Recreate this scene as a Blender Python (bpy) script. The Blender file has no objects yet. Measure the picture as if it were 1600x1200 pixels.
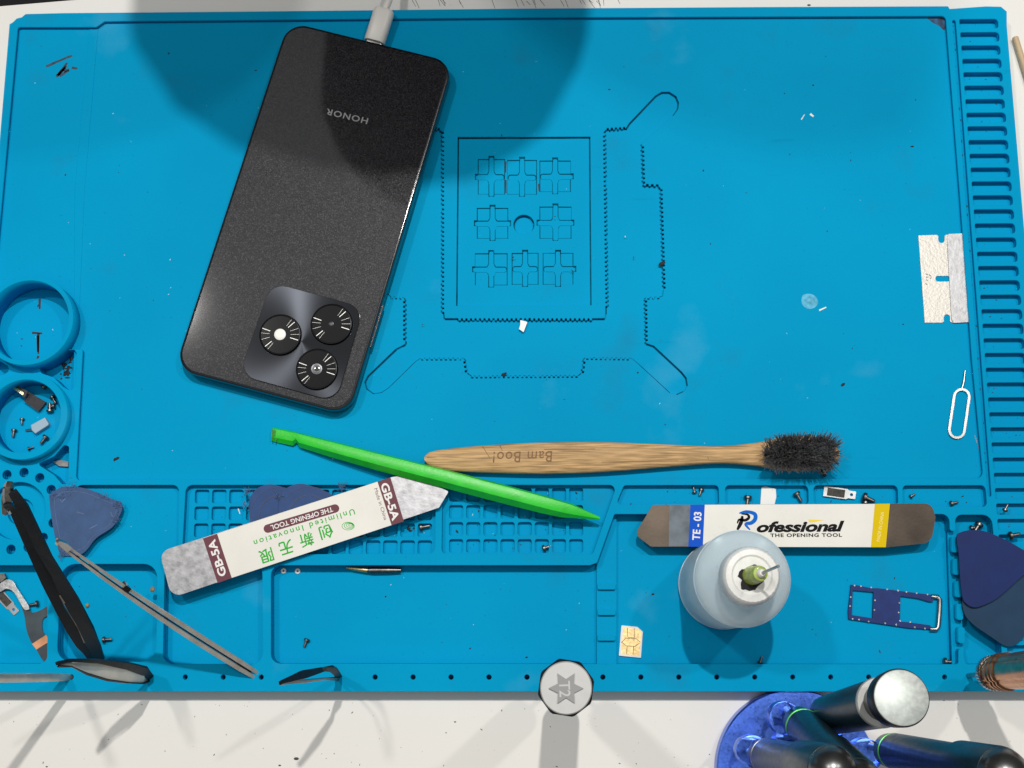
import bpy, bmesh, math, random
from math import sin, cos, pi, radians
from mathutils import Vector, Matrix
random.seed(7)
S = 0.001                                   # everything below is written in millimetres
SC = bpy.context.scene
COL = SC.collection

# ------------------------------------------------------------------ camera
FPX, PITCH, XT, ROLL, CAMH = 1994.88, .2005, .0139, -.0033, 541.78
ROT = Matrix.Rotation(PITCH, 3, 'X') @ Matrix.Rotation(XT, 3, 'Y') @ Matrix.Rotation(ROLL, 3, 'Z')
cam = bpy.data.cameras.new('camera'); camo = bpy.data.objects.new('camera', cam); COL.objects.link(camo)
camo.matrix_world = Matrix.Translation((0, 0, CAMH*S)) @ ROT.to_4x4()
cam.sensor_width = 36; cam.lens = FPX/1600*36; cam.clip_start = .01; cam.clip_end = 50
SC.camera = camo

# ------------------------------------------------------------------ light
w = bpy.data.worlds.new('World'); SC.world = w; w.use_nodes = True
nt = w.node_tree; bg = nt.nodes['Background']
tc = nt.nodes.new('ShaderNodeTexCoord'); sep = nt.nodes.new('ShaderNodeSeparateXYZ'); cr = nt.nodes.new('ShaderNodeValToRGB')
nt.links.new(tc.outputs['Generated'], sep.inputs[0]); nt.links.new(sep.outputs[2], cr.inputs[0]); nt.links.new(cr.outputs[0], bg.inputs[0])
cr.color_ramp.elements[0].position = 0; cr.color_ramp.elements[0].color = (.06, .06, .06, 1)
cr.color_ramp.elements[1].position = .94; cr.color_ramp.elements[1].color = (.97, .99, 1, 1)
e_ = cr.color_ramp.elements.new(.72); e_.color = (.13, .13, .128, 1)
bg.inputs[1].default_value = .72
def lamp(name, loc, P, size, col=(1, .97, .92)):
    l = bpy.data.lights.new(name, 'AREA'); l.shape = 'DISK'; l.size = size*S; l.energy = P; l.color = col
    o = bpy.data.objects.new(name, l); COL.objects.link(o); o.location = Vector(loc)*S
    o.rotation_euler = (Vector((0, 120, 0))-Vector(loc)).to_track_quat('-Z', 'Y').to_euler()
lamp('ceiling_lamp', (30, 600, 1500), 13.6, 30)
lamp('ceiling_lamp', (610, 550, 1500), 4, 50)
lamp('ceiling_lamp', (-610, 550, 1500), 5.4, 80)
SC.view_settings.view_transform = 'Standard'; SC.view_settings.look = 'None'
SC.view_settings.exposure = 0; SC.view_settings.gamma = 1; SC.view_settings.use_curve_mapping = False

# ------------------------------------------------------------------ helpers
def W(px, py, z=10.):
    d = ROT @ Vector((px-800, 600-py, -FPX)); t = (z-CAMH)/d.z
    return Vector((d.x*t, d.y*t, z))
def XY(p, z): q = W(p[0], p[1], z); return (q.x, q.y)
def PX(pts, z=10.): return [XY(p, z) for p in pts]

def thing(name, label, cat, loc=(0, 0, 0), group=None):
    o = bpy.data.objects.new(name, None); COL.objects.link(o); o.location = Vector(loc)*S
    o.empty_display_size = .01
    o['label'] = label; o['category'] = cat
    if group: o['group'] = group
    return o
def tag(o, label, cat, group=None):
    o['label'] = label; o['category'] = cat
    if group: o['group'] = group
    return o
def rootloc(p):
    v = Vector((0, 0, 0))
    while p is not None: v += p.location/S; p = p.parent
    return v
def link(name, me, mat, parent=None, label=None, smooth=None):
    """me: mesh in world millimetres"""
    off = rootloc(parent)
    loc = Vector((0, 0, 0))
    if parent is None and len(me.vertices):
        xs = [v.co.x for v in me.vertices]; ys = [v.co.y for v in me.vertices]; zs = [v.co.z for v in me.vertices]
        loc = Vector(((min(xs)+max(xs))/2, (min(ys)+max(ys))/2, min(zs)))
    for v in me.vertices: v.co = (v.co-off-loc)*S
    me.name = name
    me.materials.clear(); me.materials.append(mat)
    if smooth is not None:
        me.shade_smooth(); me.set_sharp_from_angle(angle=radians(smooth))
    o = bpy.data.objects.new(name, me); COL.objects.link(o); o.location = loc*S
    if parent: o.parent = parent
    if label: o['label'] = label
    return o
def frombm(bm):
    me = bpy.data.meshes.new('m'); bm.normal_update(); bm.to_mesh(me); bm.free(); return me
def area2(p): return sum(p[i][0]*p[(i+1) % len(p)][1]-p[(i+1) % len(p)][0]*p[i][1] for i in range(len(p)))
def fillmesh(outer, holes, z0, z1, bev=0, seg=2):
    cu = bpy.data.curves.new('c', 'CURVE'); cu.dimensions = '2D'; cu.fill_mode = 'BOTH'; cu.extrude = (z1-z0)/2
    for k, pl in enumerate([outer]+list(holes)):
        a = area2(pl); pl = list(pl)
        if (k == 0 and a < 0) or (k > 0 and a > 0): pl.reverse()
        s = cu.splines.new('POLY'); s.points.add(len(pl)-1); s.use_cyclic_u = True
        for i, p in enumerate(pl): s.points[i].co = (p[0], p[1], 0, 1)
    o = bpy.data.objects.new('c', cu); COL.objects.link(o)
    dg = bpy.context.evaluated_depsgraph_get()
    me = bpy.data.meshes.new_from_object(o.evaluated_get(dg))
    bpy.data.objects.remove(o); bpy.data.curves.remove(cu)
    zm = (z0+z1)/2
    bm = bmesh.new(); bm.from_mesh(me); bpy.data.meshes.remove(me)
    bmesh.ops.remove_doubles(bm, verts=bm.verts, dist=.001)
    for v in bm.verts: v.co.z += zm
    bmesh.ops.recalc_face_normals(bm, faces=bm.faces)
    if bev:
        bm.normal_update()
        es = [e for e in bm.edges if len(e.link_faces) == 2 and all(v.co.z > z1-.01 for v in e.verts)
              and abs(e.link_faces[0].normal.z-e.link_faces[1].normal.z) > .5]
        bmesh.ops.bevel(bm, geom=es, offset=bev, segments=seg, affect='EDGES', profile=.5, clamp_overlap=True)
    return frombm(bm)
def prism(name, pts, z0, z1, mat, parent=None, holes=(), bev=0, label=None, world=False, smooth=35):
    if not world: pts = PX(pts, z1); holes = [PX(h, z1) for h in holes]
    return link(name, fillmesh(pts, holes, z0, z1, bev), mat, parent, label, 18 if bev else None)
def joinme(mes):
    bm = bmesh.new()
    for m in mes: bm.from_mesh(m); bpy.data.meshes.remove(m)
    return frombm(bm)
def rnd(pts, r, n=5):
    """round polygon corners, r number or list"""
    out = []; N = len(pts)
    for i in range(N):
        p = Vector(pts[i][:2]); a = Vector(pts[i-1][:2])-p; b = Vector(pts[(i+1) % N][:2])-p
        rr = r[i] if isinstance(r, (list, tuple)) else r
        if rr <= 0: out.append(tuple(p)); continue
        la, lb = a.length, b.length; a.normalize(); b.normalize()
        th = a.angle(b) if la and lb else pi
        if th > pi-.02: out.append(tuple(p)); continue
        d = min(rr/math.tan(th/2), la*.48, lb*.48); q = d*math.tan(th/2)
        c = p+(a+b).normalized()*(q/sin(th/2))
        v0 = p+a*d-c; v1 = p+b*d-c
        a0 = math.atan2(v0.y, v0.x); a1 = math.atan2(v1.y, v1.x); da = (a1-a0+pi) % (2*pi)-pi
        for k in range(n+1): t = a0+da*k/n; out.append((c.x+q*cos(t), c.y+q*sin(t)))
    return out
def smoothpoly(pts, n=5, closed=True):
    out = []; N = len(pts); P = [Vector(p) for p in pts]
    rng = range(N) if closed else range(N-1)
    for i in rng:
        g = (lambda k: P[k % N]) if closed else (lambda k: P[max(0, min(N-1, k))])
        a, b, c, d = g(i-1), g(i), g(i+1), g(i+2)
        for k in range(n):
            t = k/n
            out.append(tuple(.5*((2*b)+(c-a)*t+(2*a-5*b+4*c-d)*t*t+(3*b-a-3*c+d)*t**3)))
    if not closed: out.append(tuple(P[-1]))
    return out
def circ(cx, cy, r, n=32, ry=None): return [(cx+r*cos(2*pi*k/n), cy+(ry or r)*sin(2*pi*k/n)) for k in range(n)]
def wcirc(px, py, rpx, z=10., n=40):
    c = W(px, py, z); r = (W(px+rpx, py, z)-W(px-rpx, py, z)).length/2
    return circ(c.x, c.y, r, n)
def rect(x0, y0, x1, y1): return [(x0, y0), (x1, y0), (x1, y1), (x0, y1)]
def loft(rings, cap=True):
    bm = bmesh.new(); R = [[bm.verts.new(v) for v in r] for r in rings]; n = len(R[0])
    for a, b in zip(R, R[1:]):
        for i in range(n):
            j = (i+1) % n
            bm.faces.new((a[i], a[j], b[j], b[i]))
    if cap: bm.faces.new(R[0][::-1]); bm.faces.new(R[-1])
    bmesh.ops.recalc_face_normals(bm, faces=bm.faces)
    return frombm(bm)
def frame(d, ref=Vector((0, 0, 1))):
    d = d.normalized()
    if abs(d.dot(ref)) > .98: ref = Vector((0, 1, 0))
    u = ref.cross(d).normalized(); return u, d.cross(u).normalized()
def turned(P, Q, prof, n=32, flute=None):
    """lathe along P->Q, prof = [(distance, radius)]"""
    P = Vector(P); d = (Vector(Q)-P).normalized(); u, v = frame(d)
    rings = []
    for s, r in prof:
        r = max(r, .01)
        rings.append([P+d*s+(u*cos(2*pi*k/n)+v*sin(2*pi*k/n))*r*(flute(k) if flute else 1) for k in range(n)])
    return loft(rings)
def tube(pts, rad, n=10):
    pts = [Vector(p) for p in pts]; rings = []
    for i, p in enumerate(pts):
        d = pts[min(i+1, len(pts)-1)]-pts[max(i-1, 0)]
        u, v = frame(d); r = rad[i] if isinstance(rad, (list, tuple)) else rad
        rings.append([p+(u*cos(2*pi*k/n)+v*sin(2*pi*k/n))*r for k in range(n)])
    return loft(rings)
def ribbon(rows, th):
    """rows of (x0,y0,z0, x1,y1,z1): two edges of a strip of thickness th"""
    E = [(W(a[0], a[1], a[2]), W(a[3], a[4], a[5])) for a in rows]; rings = []
    for i, (a, b) in enumerate(E):
        A = E[max(i-1, 0)]; B = E[min(i+1, len(E)-1)]
        t = (B[0]+B[1]-A[0]-A[1]); n = (b-a).cross(t).normalized()*th/2
        if n.z < 0: n = -n
        rings.append([a+n, b+n, b-n, a-n])
    return loft(rings)
def text(name, s, a, b, hpx, z, mat, parent, shear=0, bold=0, spacing=1., zt=.06, label=None):
    """lettering whose middle line runs from pixel a to pixel b, hpx high"""
    cu = bpy.data.curves.new('t', 'FONT'); cu.body = s; cu.size = 10; cu.shear = shear; cu.offset = bold; cu.space_character = spacing
    cu.extrude = .01; cu.resolution_u = 4
    o = bpy.data.objects.new('t', cu); COL.objects.link(o)
    dg = bpy.context.evaluated_depsgraph_get(); me = bpy.data.meshes.new_from_object(o.evaluated_get(dg))
    bpy.data.objects.remove(o)
    A, B = W(*a, z), W(*b, z); L = (B-A).length; H = hpx*.27
    xs = [v.co.x for v in me.vertices]; ys = [v.co.y for v in me.vertices]
    x0, x1, y0, y1 = min(xs), max(xs), min(ys), max(ys)
    d = (B-A).normalized(); u = Vector((-d.y, d.x, 0))
    for v in me.vertices:
        zz = zt if v.co.z > 0 else -.02
        v.co = A+d*((v.co.x-x0)/(x1-x0)*L)+u*(((v.co.y-y0)/(y1-y0)-.5)*H)+Vector((0, 0, zz))
    return link(name, me, mat, parent, label)

# ------------------------------------------------------------------ materials
def srgb(r, g, b):
    f = lambda c: (c/255/12.92) if c/255 <= .04045 else ((c/255+.055)/1.055)**2.4
    return (f(r), f(g), f(b), 1)
def M(name, col, rough=.5, metal=0, spec=.5, noise=0, nscale=200, coat=0, bump=0, bscale=800, nstretch=None, alpha=None, trans=0, bevel=0, col2=None, aniso=0):
    m = bpy.data.materials.new(name); m.use_nodes = True; n = m.node_tree; b = n.nodes['Principled BSDF']
    col = tuple(col)+((1,) if len(col) == 3 else ())
    b.inputs['Base Color'].default_value = col; b.inputs['Roughness'].default_value = rough
    b.inputs['Metallic'].default_value = metal; b.inputs['Specular IOR Level'].default_value = spec
    b.inputs['Coat Weight'].default_value = coat; b.inputs['Coat Roughness'].default_value = .08
    b.inputs['Transmission Weight'].default_value = trans
    if alpha is not None: b.inputs['Alpha'].default_value = alpha
    tc = n.nodes.new('ShaderNodeTexCoord'); src = tc.outputs['Object']
    if nstretch:
        mp = n.nodes.new('ShaderNodeMapping'); mp.inputs['Scale'].default_value = nstretch[:3]
        mp.inputs['Rotation'].default_value = (0, 0, nstretch[3] if len(nstretch) > 3 else 0)
        n.links.new(src, mp.inputs[0]); src = mp.outputs[0]
    if noise or col2:
        t = n.nodes.new('ShaderNodeTexNoise'); t.inputs['Scale'].default_value = nscale; t.inputs['Detail'].default_value = 6
        n.links.new(src, t.inputs['Vector'])
        r = n.nodes.new('ShaderNodeValToRGB'); n.links.new(t.outputs['Fac'], r.inputs[0])
        r.color_ramp.elements[0].position = .32; r.color_ramp.elements[1].position = .68
        if col2:
            r.color_ramp.elements[0].color = col2; r.color_ramp.elements[1].color = col
        else:
            r.color_ramp.elements[0].color = tuple(c*(1-noise) for c in col[:3])+(1,)
            r.color_ramp.elements[1].color = tuple(min(1, c*(1+noise)) for c in col[:3])+(1,)
        n.links.new(r.outputs[0], b.inputs['Base Color'])
        mr = n.nodes.new('ShaderNodeMapRange'); mr.inputs['To Min'].default_value = max(0, rough-.1); mr.inputs['To Max'].default_value = min(1, rough+.12)
        n.links.new(t.outputs['Fac'], mr.inputs[0]); n.links.new(mr.outputs[0], b.inputs['Roughness'])
    last = None
    if bevel:
        bv = n.nodes.new('ShaderNodeBevel'); bv.samples = 4; bv.inputs['Radius'].default_value = bevel*S; last = bv.outputs[0]
    if bump:
        t2 = n.nodes.new('ShaderNodeTexNoise'); t2.inputs['Scale'].default_value = bscale; t2.inputs['Detail'].default_value = 4
        n.links.new(src, t2.inputs['Vector'])
        bp = n.nodes.new('ShaderNodeBump'); bp.inputs['Strength'].default_value = bump; bp.inputs['Distance'].default_value = .0002
        n.links.new(t2.outputs['Fac'], bp.inputs['Height'])
        if last: n.links.new(last, bp.inputs['Normal'])
        last = bp.outputs[0]
    if last: n.links.new(last, b.inputs['Normal'])
    if aniso:
        b.inputs['Anisotropic'].default_value = aniso
        tg = n.nodes.new('ShaderNodeTangent'); tg.direction_type = 'RADIAL'; tg.axis = 'Z'; n.links.new(tg.outputs[0], b.inputs['Tangent'])
    return m

def mat_silicone():
    m = M('blue_silicone', (.0, .325, .66), .6, spec=.03, bump=.12, bscale=900, bevel=.4)
    n = m.node_tree; b = n.nodes['Principled BSDF']; tc = n.nodes.new('ShaderNodeTexCoord')
    def nz(scale, det=5):
        t = n.nodes.new('ShaderNodeTexNoise'); t.inputs['Scale'].default_value = scale; t.inputs['Detail'].default_value = det
        n.links.new(tc.outputs['Object'], t.inputs['Vector']); return t.outputs['Fac']
    def ramp(f, p0, p1):
        r = n.nodes.new('ShaderNodeMapRange'); r.inputs['From Min'].default_value = p0; r.inputs['From Max'].default_value = p1
        n.links.new(f, r.inputs[0]); return r.outputs[0]
    def mix(fac, a, c):
        x = n.nodes.new('ShaderNodeMix'); x.data_type = 'RGBA'
        if isinstance(fac, float): x.inputs[0].default_value = fac
        else: n.links.new(fac, x.inputs[0])
        if isinstance(a, tuple): x.inputs[6].default_value = a
        else: n.links.new(a, x.inputs[6])
        x.inputs[7].default_value = c; return x.outputs[2]
    def mul(f, k):
        x = n.nodes.new('ShaderNodeMath'); x.operation = 'MULTIPLY'; n.links.new(f, x.inputs[0]); x.inputs[1].default_value = k; return x.outputs[0]
    c = mix(ramp(nz(7), .35, .7), (.0, .322, .585, 1), (.0, .275, .515, 1))
    c = mix(mul(ramp(nz(38, 8), .60, .8), .6), c, (.01, .22, .40, 1))          # grime
    c = mix(mul(ramp(nz(23, 9), .64, .8), .3), c, (.12, .42, .62, 1))          # dried residue
    c = mix(mul(ramp(nz(900, 2), .70, .76), .5), c, (.01, .14, .25, 1))         # pin specks
    mp = n.nodes.new('ShaderNodeMapping'); mp.inputs['Scale'].default_value = (14, 160, 14); mp.inputs['Rotation'].default_value = (0, 0, .5); n.links.new(tc.outputs['Object'], mp.inputs[0])
    t = n.nodes.new('ShaderNodeTexNoise'); t.inputs['Scale'].default_value = 1.6; t.inputs['Detail'].default_value = 3; n.links.new(mp.outputs[0], t.inputs['Vector'])
    c = mix(mul(ramp(t.outputs['Fac'], .70, .78), .35), c, (.0, .22, .42, 1))
    n.links.new(c, b.inputs['Base Color'])
    return m
BLUE = mat_silicone()
GROOVE = M('mat_ink', (.012, .03, .05), .7, noise=.5, nscale=900)
WHITE_TABLE = M('white_laminate', (.78, .76, .72), .45, spec=.3, noise=.025, nscale=6)
METAL = M('steel', (.36, .36, .36), .3, 1, noise=.15, nscale=120)
METAL_D = M('dark_steel', (.16, .15, .14), .35, 1, noise=.3, nscale=500)
METAL_S = M('scratched_zinc', (.26, .26, .27), .42, 1, noise=.28, nscale=300, bump=.3, bscale=500)
BLACKM = M('black_coated_metal', (.009, .012, .017), .42, 0, spec=.12, noise=.3, nscale=300)
BLACKP = M('black_plastic', (.008, .008, .01), .3, coat=.3)
WHITEP = M('white_plastic', (.78, .76, .72), .4)
BRASS = M('gold_contact', (.72, .52, .25), .35, 1, noise=.2, nscale=900)
COPPER = M('copper', (.62, .30, .16), .3, 1, noise=.2, nscale=200)
DARKG = M('dark_grey_paper', (.035, .035, .04), .8, noise=.4, nscale=1500)
GREEN = M('green_nylon', (.015, .56, .02), .38, spec=.5, noise=.10, nscale=160, bump=.4, bscale=900)

# ------------------------------------------------------------------ table and floor
tab = [(-700, -420), (700, -420), (700, 420), (60, 360), tuple(W(140, -2, 0))[:2], tuple(W(-60, 15, 0))[:2], (-700, 230)]
o = link('tabletop', fillmesh(tab, [], -25, 0), WHITE_TABLE); o['kind'] = 'structure'
n = WHITE_TABLE.node_tree; b = n.nodes['Principled BSDF']; base = b.inputs['Base Color'].links[0].from_socket
tcc = n.nodes.new('ShaderNodeTexCoord'); t = n.nodes.new('ShaderNodeTexNoise'); t.inputs['Scale'].default_value = 430; t.inputs['Detail'].default_value = 3
n.links.new(tcc.outputs['Object'], t.inputs['Vector']); mr = n.nodes.new('ShaderNodeMapRange'); mr.inputs['From Min'].default_value = .77; mr.inputs['From Max'].default_value = .80
n.links.new(t.outputs['Fac'], mr.inputs[0]); mx = n.nodes.new('ShaderNodeMix'); mx.data_type = 'RGBA'; n.links.new(mr.outputs[0], mx.inputs[0])
n.links.new(base, mx.inputs[6]); mx.inputs[7].default_value = (.09, .085, .08, 1); n.links.new(mx.outputs[2], b.inputs['Base Color'])
FLOOR = M('dark_floor', (.012, .012, .013), .8, noise=.3, nscale=30)
o = link('floor', fillmesh([(-4000, -4000), (4000, -4000), (4000, 4000), (-4000, 4000)], [], -760, -740), FLOOR); o['kind'] = 'structure'

# ------------------------------------------------------------------ repair mat
mat_root = thing('repair_mat', 'large blue silicone work mat with trays, slots and ring cups', 'mat', (0, 130, 0))
OUT = [(-235.5, -19.0), (214.6, -19.0)]+[XY(p, 10) for p in [(1573, 40), (1573, 18), (1564, 10.5), (1540, 10), (1484, 14), (1481, 9.8), (1200, 11), (800, 13.6), (400, 18), (100, 20.5), (40, 22), (34, 27), (26, 29), (20, 35), (15, 38)]]
OUT = OUT[:2]+OUT[2:]
def serr(a, b, side, pitch=7., amp=3.4):
    a = Vector(a); b = Vector(b); L = (b-a).length; n = max(2, round(L/pitch)); d = (b-a)/n; u = Vector((-d.y, d.x)).normalized()*side*amp
    out = []
    for i in range(n):
        p = a+d*i
        out += [tuple(p), tuple(p+d*.28), tuple(p+d*.36+u), tuple(p+d*.82+u), tuple(p+d*.9)]
    return out
R1 = []
R1 += serr((946, 203), (978, 201), -1)+[(983, 192), (1024, 149), (1034, 143), (1046, 143), (1057, 150), (1061, 160), (1060, 170), (1053, 180), (1003, 224)]
R1 += serr((1003, 226), (1005, 288), -1)+serr((1007, 290), (1030, 291), -1)+serr((1032, 293), (1037, 452), -1)+[(1036, 463)]
R1 += serr((1033, 464), (1010, 465), -1)+serr((1008, 467), (1009, 534), -1)+[(1010, 536), (1022, 540), (1066, 581), (1073, 590), (1075, 602), (1069, 612), (1058, 617), (1046, 614), (996, 568), (988, 561)]
R1 += serr((985, 560), (915, 559), -1)+serr((912, 562), (909, 584), -1)+serr((905, 587), (735, 588), -1)+serr((730, 584), (727, 563), -1)+serr((723, 560), (657, 560), -1)
R1 += [(650, 565), (608, 606), (596, 614), (583, 616), (572, 608), (569, 597), (574, 587), (618, 545), (628, 540), (633, 537)]
R1 += serr((633, 534), (633, 469), -1)+serr((630, 465), (609, 464), -1)
R1 += [(603, 458), (606, 294), (632, 291), (635, 226), (585, 180), (582, 160), (592, 148), (608, 147), (652, 192), (656, 202)]
R1 += serr((660, 201), (688, 203), -1)+serr((694, 207), (694, 488), 1)+[(695, 497), (712, 497)]+serr((714, 497), (926, 497), 1)+[(945, 497), (946, 490)]+serr((946, 480), (942, 207), 1)
INRECT = [(715, 213.5), (922.5, 213), (924.5, 477), (712.5, 478)]
cells = [(746.5, 247.5, 789, 303), (792.5, 249, 839, 303), (843, 250, 892, 299), (745, 324, 794, 372), (843, 322, 893, 372),
         (742, 395, 793, 445), (799.5, 394.5, 841.5, 444), (848, 394.5, 896, 444)]
plus, bumps = [], []
for k, (x0, y0, x1, y1) in enumerate(cells):
    cx, cy = (x0+x1)/2, (y0+y1)/2; h = 4.6; le = 0 if k in (1, 2, 6, 7) else 4.5; re = 0 if k in (0, 1, 5, 6) else 4.5
    le = le or -1; re = re or -1
    xl, xr, yt, yb = x0-le, x1+re, y0-5, y1+3.5
    hx = 7
    plus.append(rnd([(cx-h, yt), (cx+h, yt), (cx+h, cy-hx-2), (cx+hx, cy-h), (xr, cy-h), (xr, cy+h), (cx+hx, cy+h), (cx+h, cy+hx+2), (cx+h, yb), (cx-h, yb), (cx-h, cy+hx+2), (cx-hx, cy+h), (xl, cy+h), (xl, cy-h), (cx-hx, cy-h), (cx-h, cy-hx-2)],
                    [4, 4, 1, 1, 4, 4, 1, 1, 4, 4, 1, 1, 4, 4, 1, 1], 3))
    g = [(x0, y0), (cx-h, y0), (cx-h, yt), (cx+h, yt), (cx+h, y0), (x1, y0)]
    if re > 0: g += [(x1, cy-h), (xr, cy-h), (xr, cy+h), (x1, cy+h)]
    g += [(x1, y1), (cx+h, y1), (cx+h, yb), (cx-h, yb), (cx-h, y1), (x0, y1)]
    if le > 0: g += [(x0, cy+h), (xl, cy+h), (xl, cy-h), (x0, cy-h)]
    bumps.append(g)
DISH = wcirc(818.5, 347, 16.5)
r1w, inw = PX(R1, 8), PX(INRECT, 8)
plw, buw = [PX(p, 7.2) for p in plus], [PX(p, 7.2) for p in bumps]
RC = lambda pts, r: rnd(PX(pts), r)
lower = RC([(423, 883), (922, 883), (933, 879), (960, 803), (1484, 803), (1484.5, 829), (1493, 830), (1492, 804), (1550, 804), (1553, 838), (1567, 1037), (1508, 1038), (1505, 1014), (1498, 1014), (1498, 1038), (423, 1037)],
           [4, 1, 1, 1, 4, 1, 1, 3, 4, 1, 2, 1, 1.4, 1.4, 1, 4])
deep = [RC([(-49, 883), (74, 883), (74, 1037), (-62, 1037)], 3), RC([(95, 881), (246, 881), (244, 1034), (88, 1034)], 6),
        RC([(257, 881), (410, 881), (411, 1038), (254, 1038)], 4.5), lower,
        RC([(116, 546), (120, 552), (117, 604), (110, 611), (98, 604), (84, 590), (64, 583), (61, 574), (70, 566), (90, 558), (104, 547)], 1.5),
        RC([(100, 695), (108, 697), (107, 756), (97, 757), (84, 742), (62, 728), (60, 724), (84, 713)], 1.2),
        RC([(-22, 566), (0, 564), (13, 572), (14, 580), (5, 586), (-24, 590)], 1.2)]
ring1 = wcirc(43, 500.5, 64.5, 17, 64); ring1o = wcirc(43, 500.5, 71, 17, 64)
ring2 = wcirc(37, 650, 58, 15.5, 64); ring2o = wcirc(37, 650, 68, 15.5, 64)
def shrink(c, k):
    cx = sum(p[0] for p in c)/len(c); cy = sum(p[1] for p in c)/len(c); return [(cx+(p[0]-cx)*k, cy+(p[1]-cy)*k) for p in c]
deep += [ring1, ring2]
pins = [wcirc(586+59.35*k, 1058-.0*k, 4.2, 10, 16) for k in range(-9, 16)]
deep += pins
upper = [RC([(117, 757.5), (280, 757.5), (278, 871), (112, 871)], 3), RC([(290, 757.5), (681, 757.5), (680, 866), (284, 866)], 3),
         RC([(691, 757.5), (964, 757.5), (926, 867), (690, 866)], 2.2),
         RC([(975, 758), (1123, 758), (1124, 789), (962, 789)], 1.6), RC([(1133, 758), (1263, 758), (1264, 789), (1133, 789)], 2),
         RC([(1271, 758), (1403, 758), (1404, 790), (1272, 790)], 2), RC([(1410, 758), (1540, 758), (1543, 792), (1411, 792)], 2)]
squares = []
for c in range(14):
    for r in range(4):
        x, y = 301.5+26.95*c, 763.5+26.6*r; sk = -(y-763)*.028*(1-c/14)
        squares.append(RC([(x+sk, y), (x+22.5+sk, y), (x+22+sk, y+21.5), (x-.6+sk, y+21.5)], 1))
for c in range(8):
    for r in range(4):
        x, y = 701+26.95*c, 761+26.8*r
        squares.append(RC(rect(x, y, x+22, y+21.5), 1))
Y1, Y37 = W(1499, 29.5).y, W(1565, 835).y; XL, XR = W(1499, 33).x, W(1560, 33).x; pit = (Y1-Y37)/36
slots = [rnd([(XL, Y1-pit*k), (XR, Y1-pit*k), (XR, Y1-pit*k-pit*.74), (XL, Y1-pit*k-pit*.74)], [.8, 1.6, 1.6, .8], 3) for k in range(44)]
ty0, ty1 = W(1486, 31).y, W(1550, 776).y
trench = rnd([(XL-3.2, ty1), (XL-1.5, ty1), (XL-1.5, ty0), (XL-3.2, ty0)], .8)
main = RC([(27.5, 42), (150, 42), (163, 33), (800, 27), (1478, 24.5), (1500, 300), (1519, 560), (1537, 747.5), (118, 750.5), (124, 640), (129, 546), (-19, 546)], [1, .5, .5, 0, 2, 0, 0, 3, 2, 0, 1, 1])
dc = W(27, 798, 10); drad = lambda r: (W(27+r, 798)-W(27-r, 798)).length/2
dholes = [circ(dc.x+drad(60)*cos(radians(84.6-25.71*k)), dc.y+drad(60)*sin(radians(84.6-25.71*k)), drad(7.6), 20) for k in range(14)]
dish_o, dish_i = circ(dc.x, dc.y, drad(45), 48), circ(dc.x, dc.y, drad(21), 40)
r1c = W(43, 500.5, 17); r1r = (W(43+64.5, 500.5, 17)-W(43-64.5, 500.5, 17)).length/2; Ym = W(129, 546).y; kk = math.asin((Ym-r1c.y)/r1r)
main = [p for p in main]
# the work area's lower left edge follows the inside of the ring cup
i0 = max(range(len(main)), key=lambda i: -abs(main[i][0]-XY((129, 546), 10)[0])-abs(main[i][1]-Ym))
arc = [(r1c.x+r1r*cos(t), r1c.y+r1r*sin(t)) for t in [kk+(-pi-2*kk)*q/24 for q in range(25)]]
arc = [p for p in arc if p[0] > XY((-17, 546), 10)[0]]
while abs(main[i0+1 if i0+1 < len(main) else 0][1]-Ym) < .8 and main[(i0+1) % len(main)][0] > r1c.x: i0 += 1
main = main[:i0+1]+arc+main[i0+1:]
layers = [(0, 3, []), (2.9, 4.2, deep), (4.1, 5.5, deep+squares+dholes+[dish_i, DISH]), (5.45, 6.0, deep+squares+dholes+[dish_i, DISH]+plw),
          (5.95, 6.5, deep+squares+dholes+[dish_i, DISH]+buw), (6.45, 8, deep+upper+slots+[r1w, inw]+dholes+[dish_o]), (7.95, 10, None)]
mes = []
for z0, z1, hs in layers:
    if hs is None:
        # rim layer: main work area open; ring 1 and pocket holes lie partly inside it
        hs = [d for d in deep if d is not ring1]+upper+slots+[main, trench]+dholes+[dish_o]
    mes.append(fillmesh(OUT, hs, z0, z1))
# grid tray floors sit at 7.2 (top of that layer); ring cups, ladder, pegs, low strip
mes.append(fillmesh(ring1o, [shrink(ring1, .999)], 3, 17)); mes.append(fillmesh(ring2o, [shrink(ring2, .999)], 3, 15.5))
mes.append(fillmesh(PX([(30, 562), (55, 562), (58, 596), (26, 596)], 15), [shrink(ring2, 1.01)] if 0 else [], 3, 13.5)) if 0 else None
mes.append(fillmesh(PX([(960.5, 800), (963.5, 800), (963.5, 1040), (932.5, 1040), (932.5, 878)], 6), [], 2.9, 5.2))
for y in (912, 952, 992): mes.append(fillmesh(rnd(PX(rect(934, y, 961.5, y+9), 7), .6), [], 3, 7))
mes.append(fillmesh(PX([(1481, 825), (1494, 825), (1508, 1040), (1488, 1040)], 6), [], 2.9, 6.0))
for k, (x, y) in enumerate([(1487.5, 838), (1490, 873), (1493, 908), (1495, 943.5), (1497.5, 980)]):
    mes.append(fillmesh(rnd(PX(rect(x, y, x+10, y+25)), .9), [], 3, 10))
mes.append(fillmesh(PX([(140, 43.5), (154, 37), (132, 300), (121, 560), (118.5, 700), (112.5, 700), (116, 560), (117, 300)], 8), [], 7.5, 8.22))
o = link('mat_body', joinme([m for m in mes if m]), BLUE, mat_root)
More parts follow.
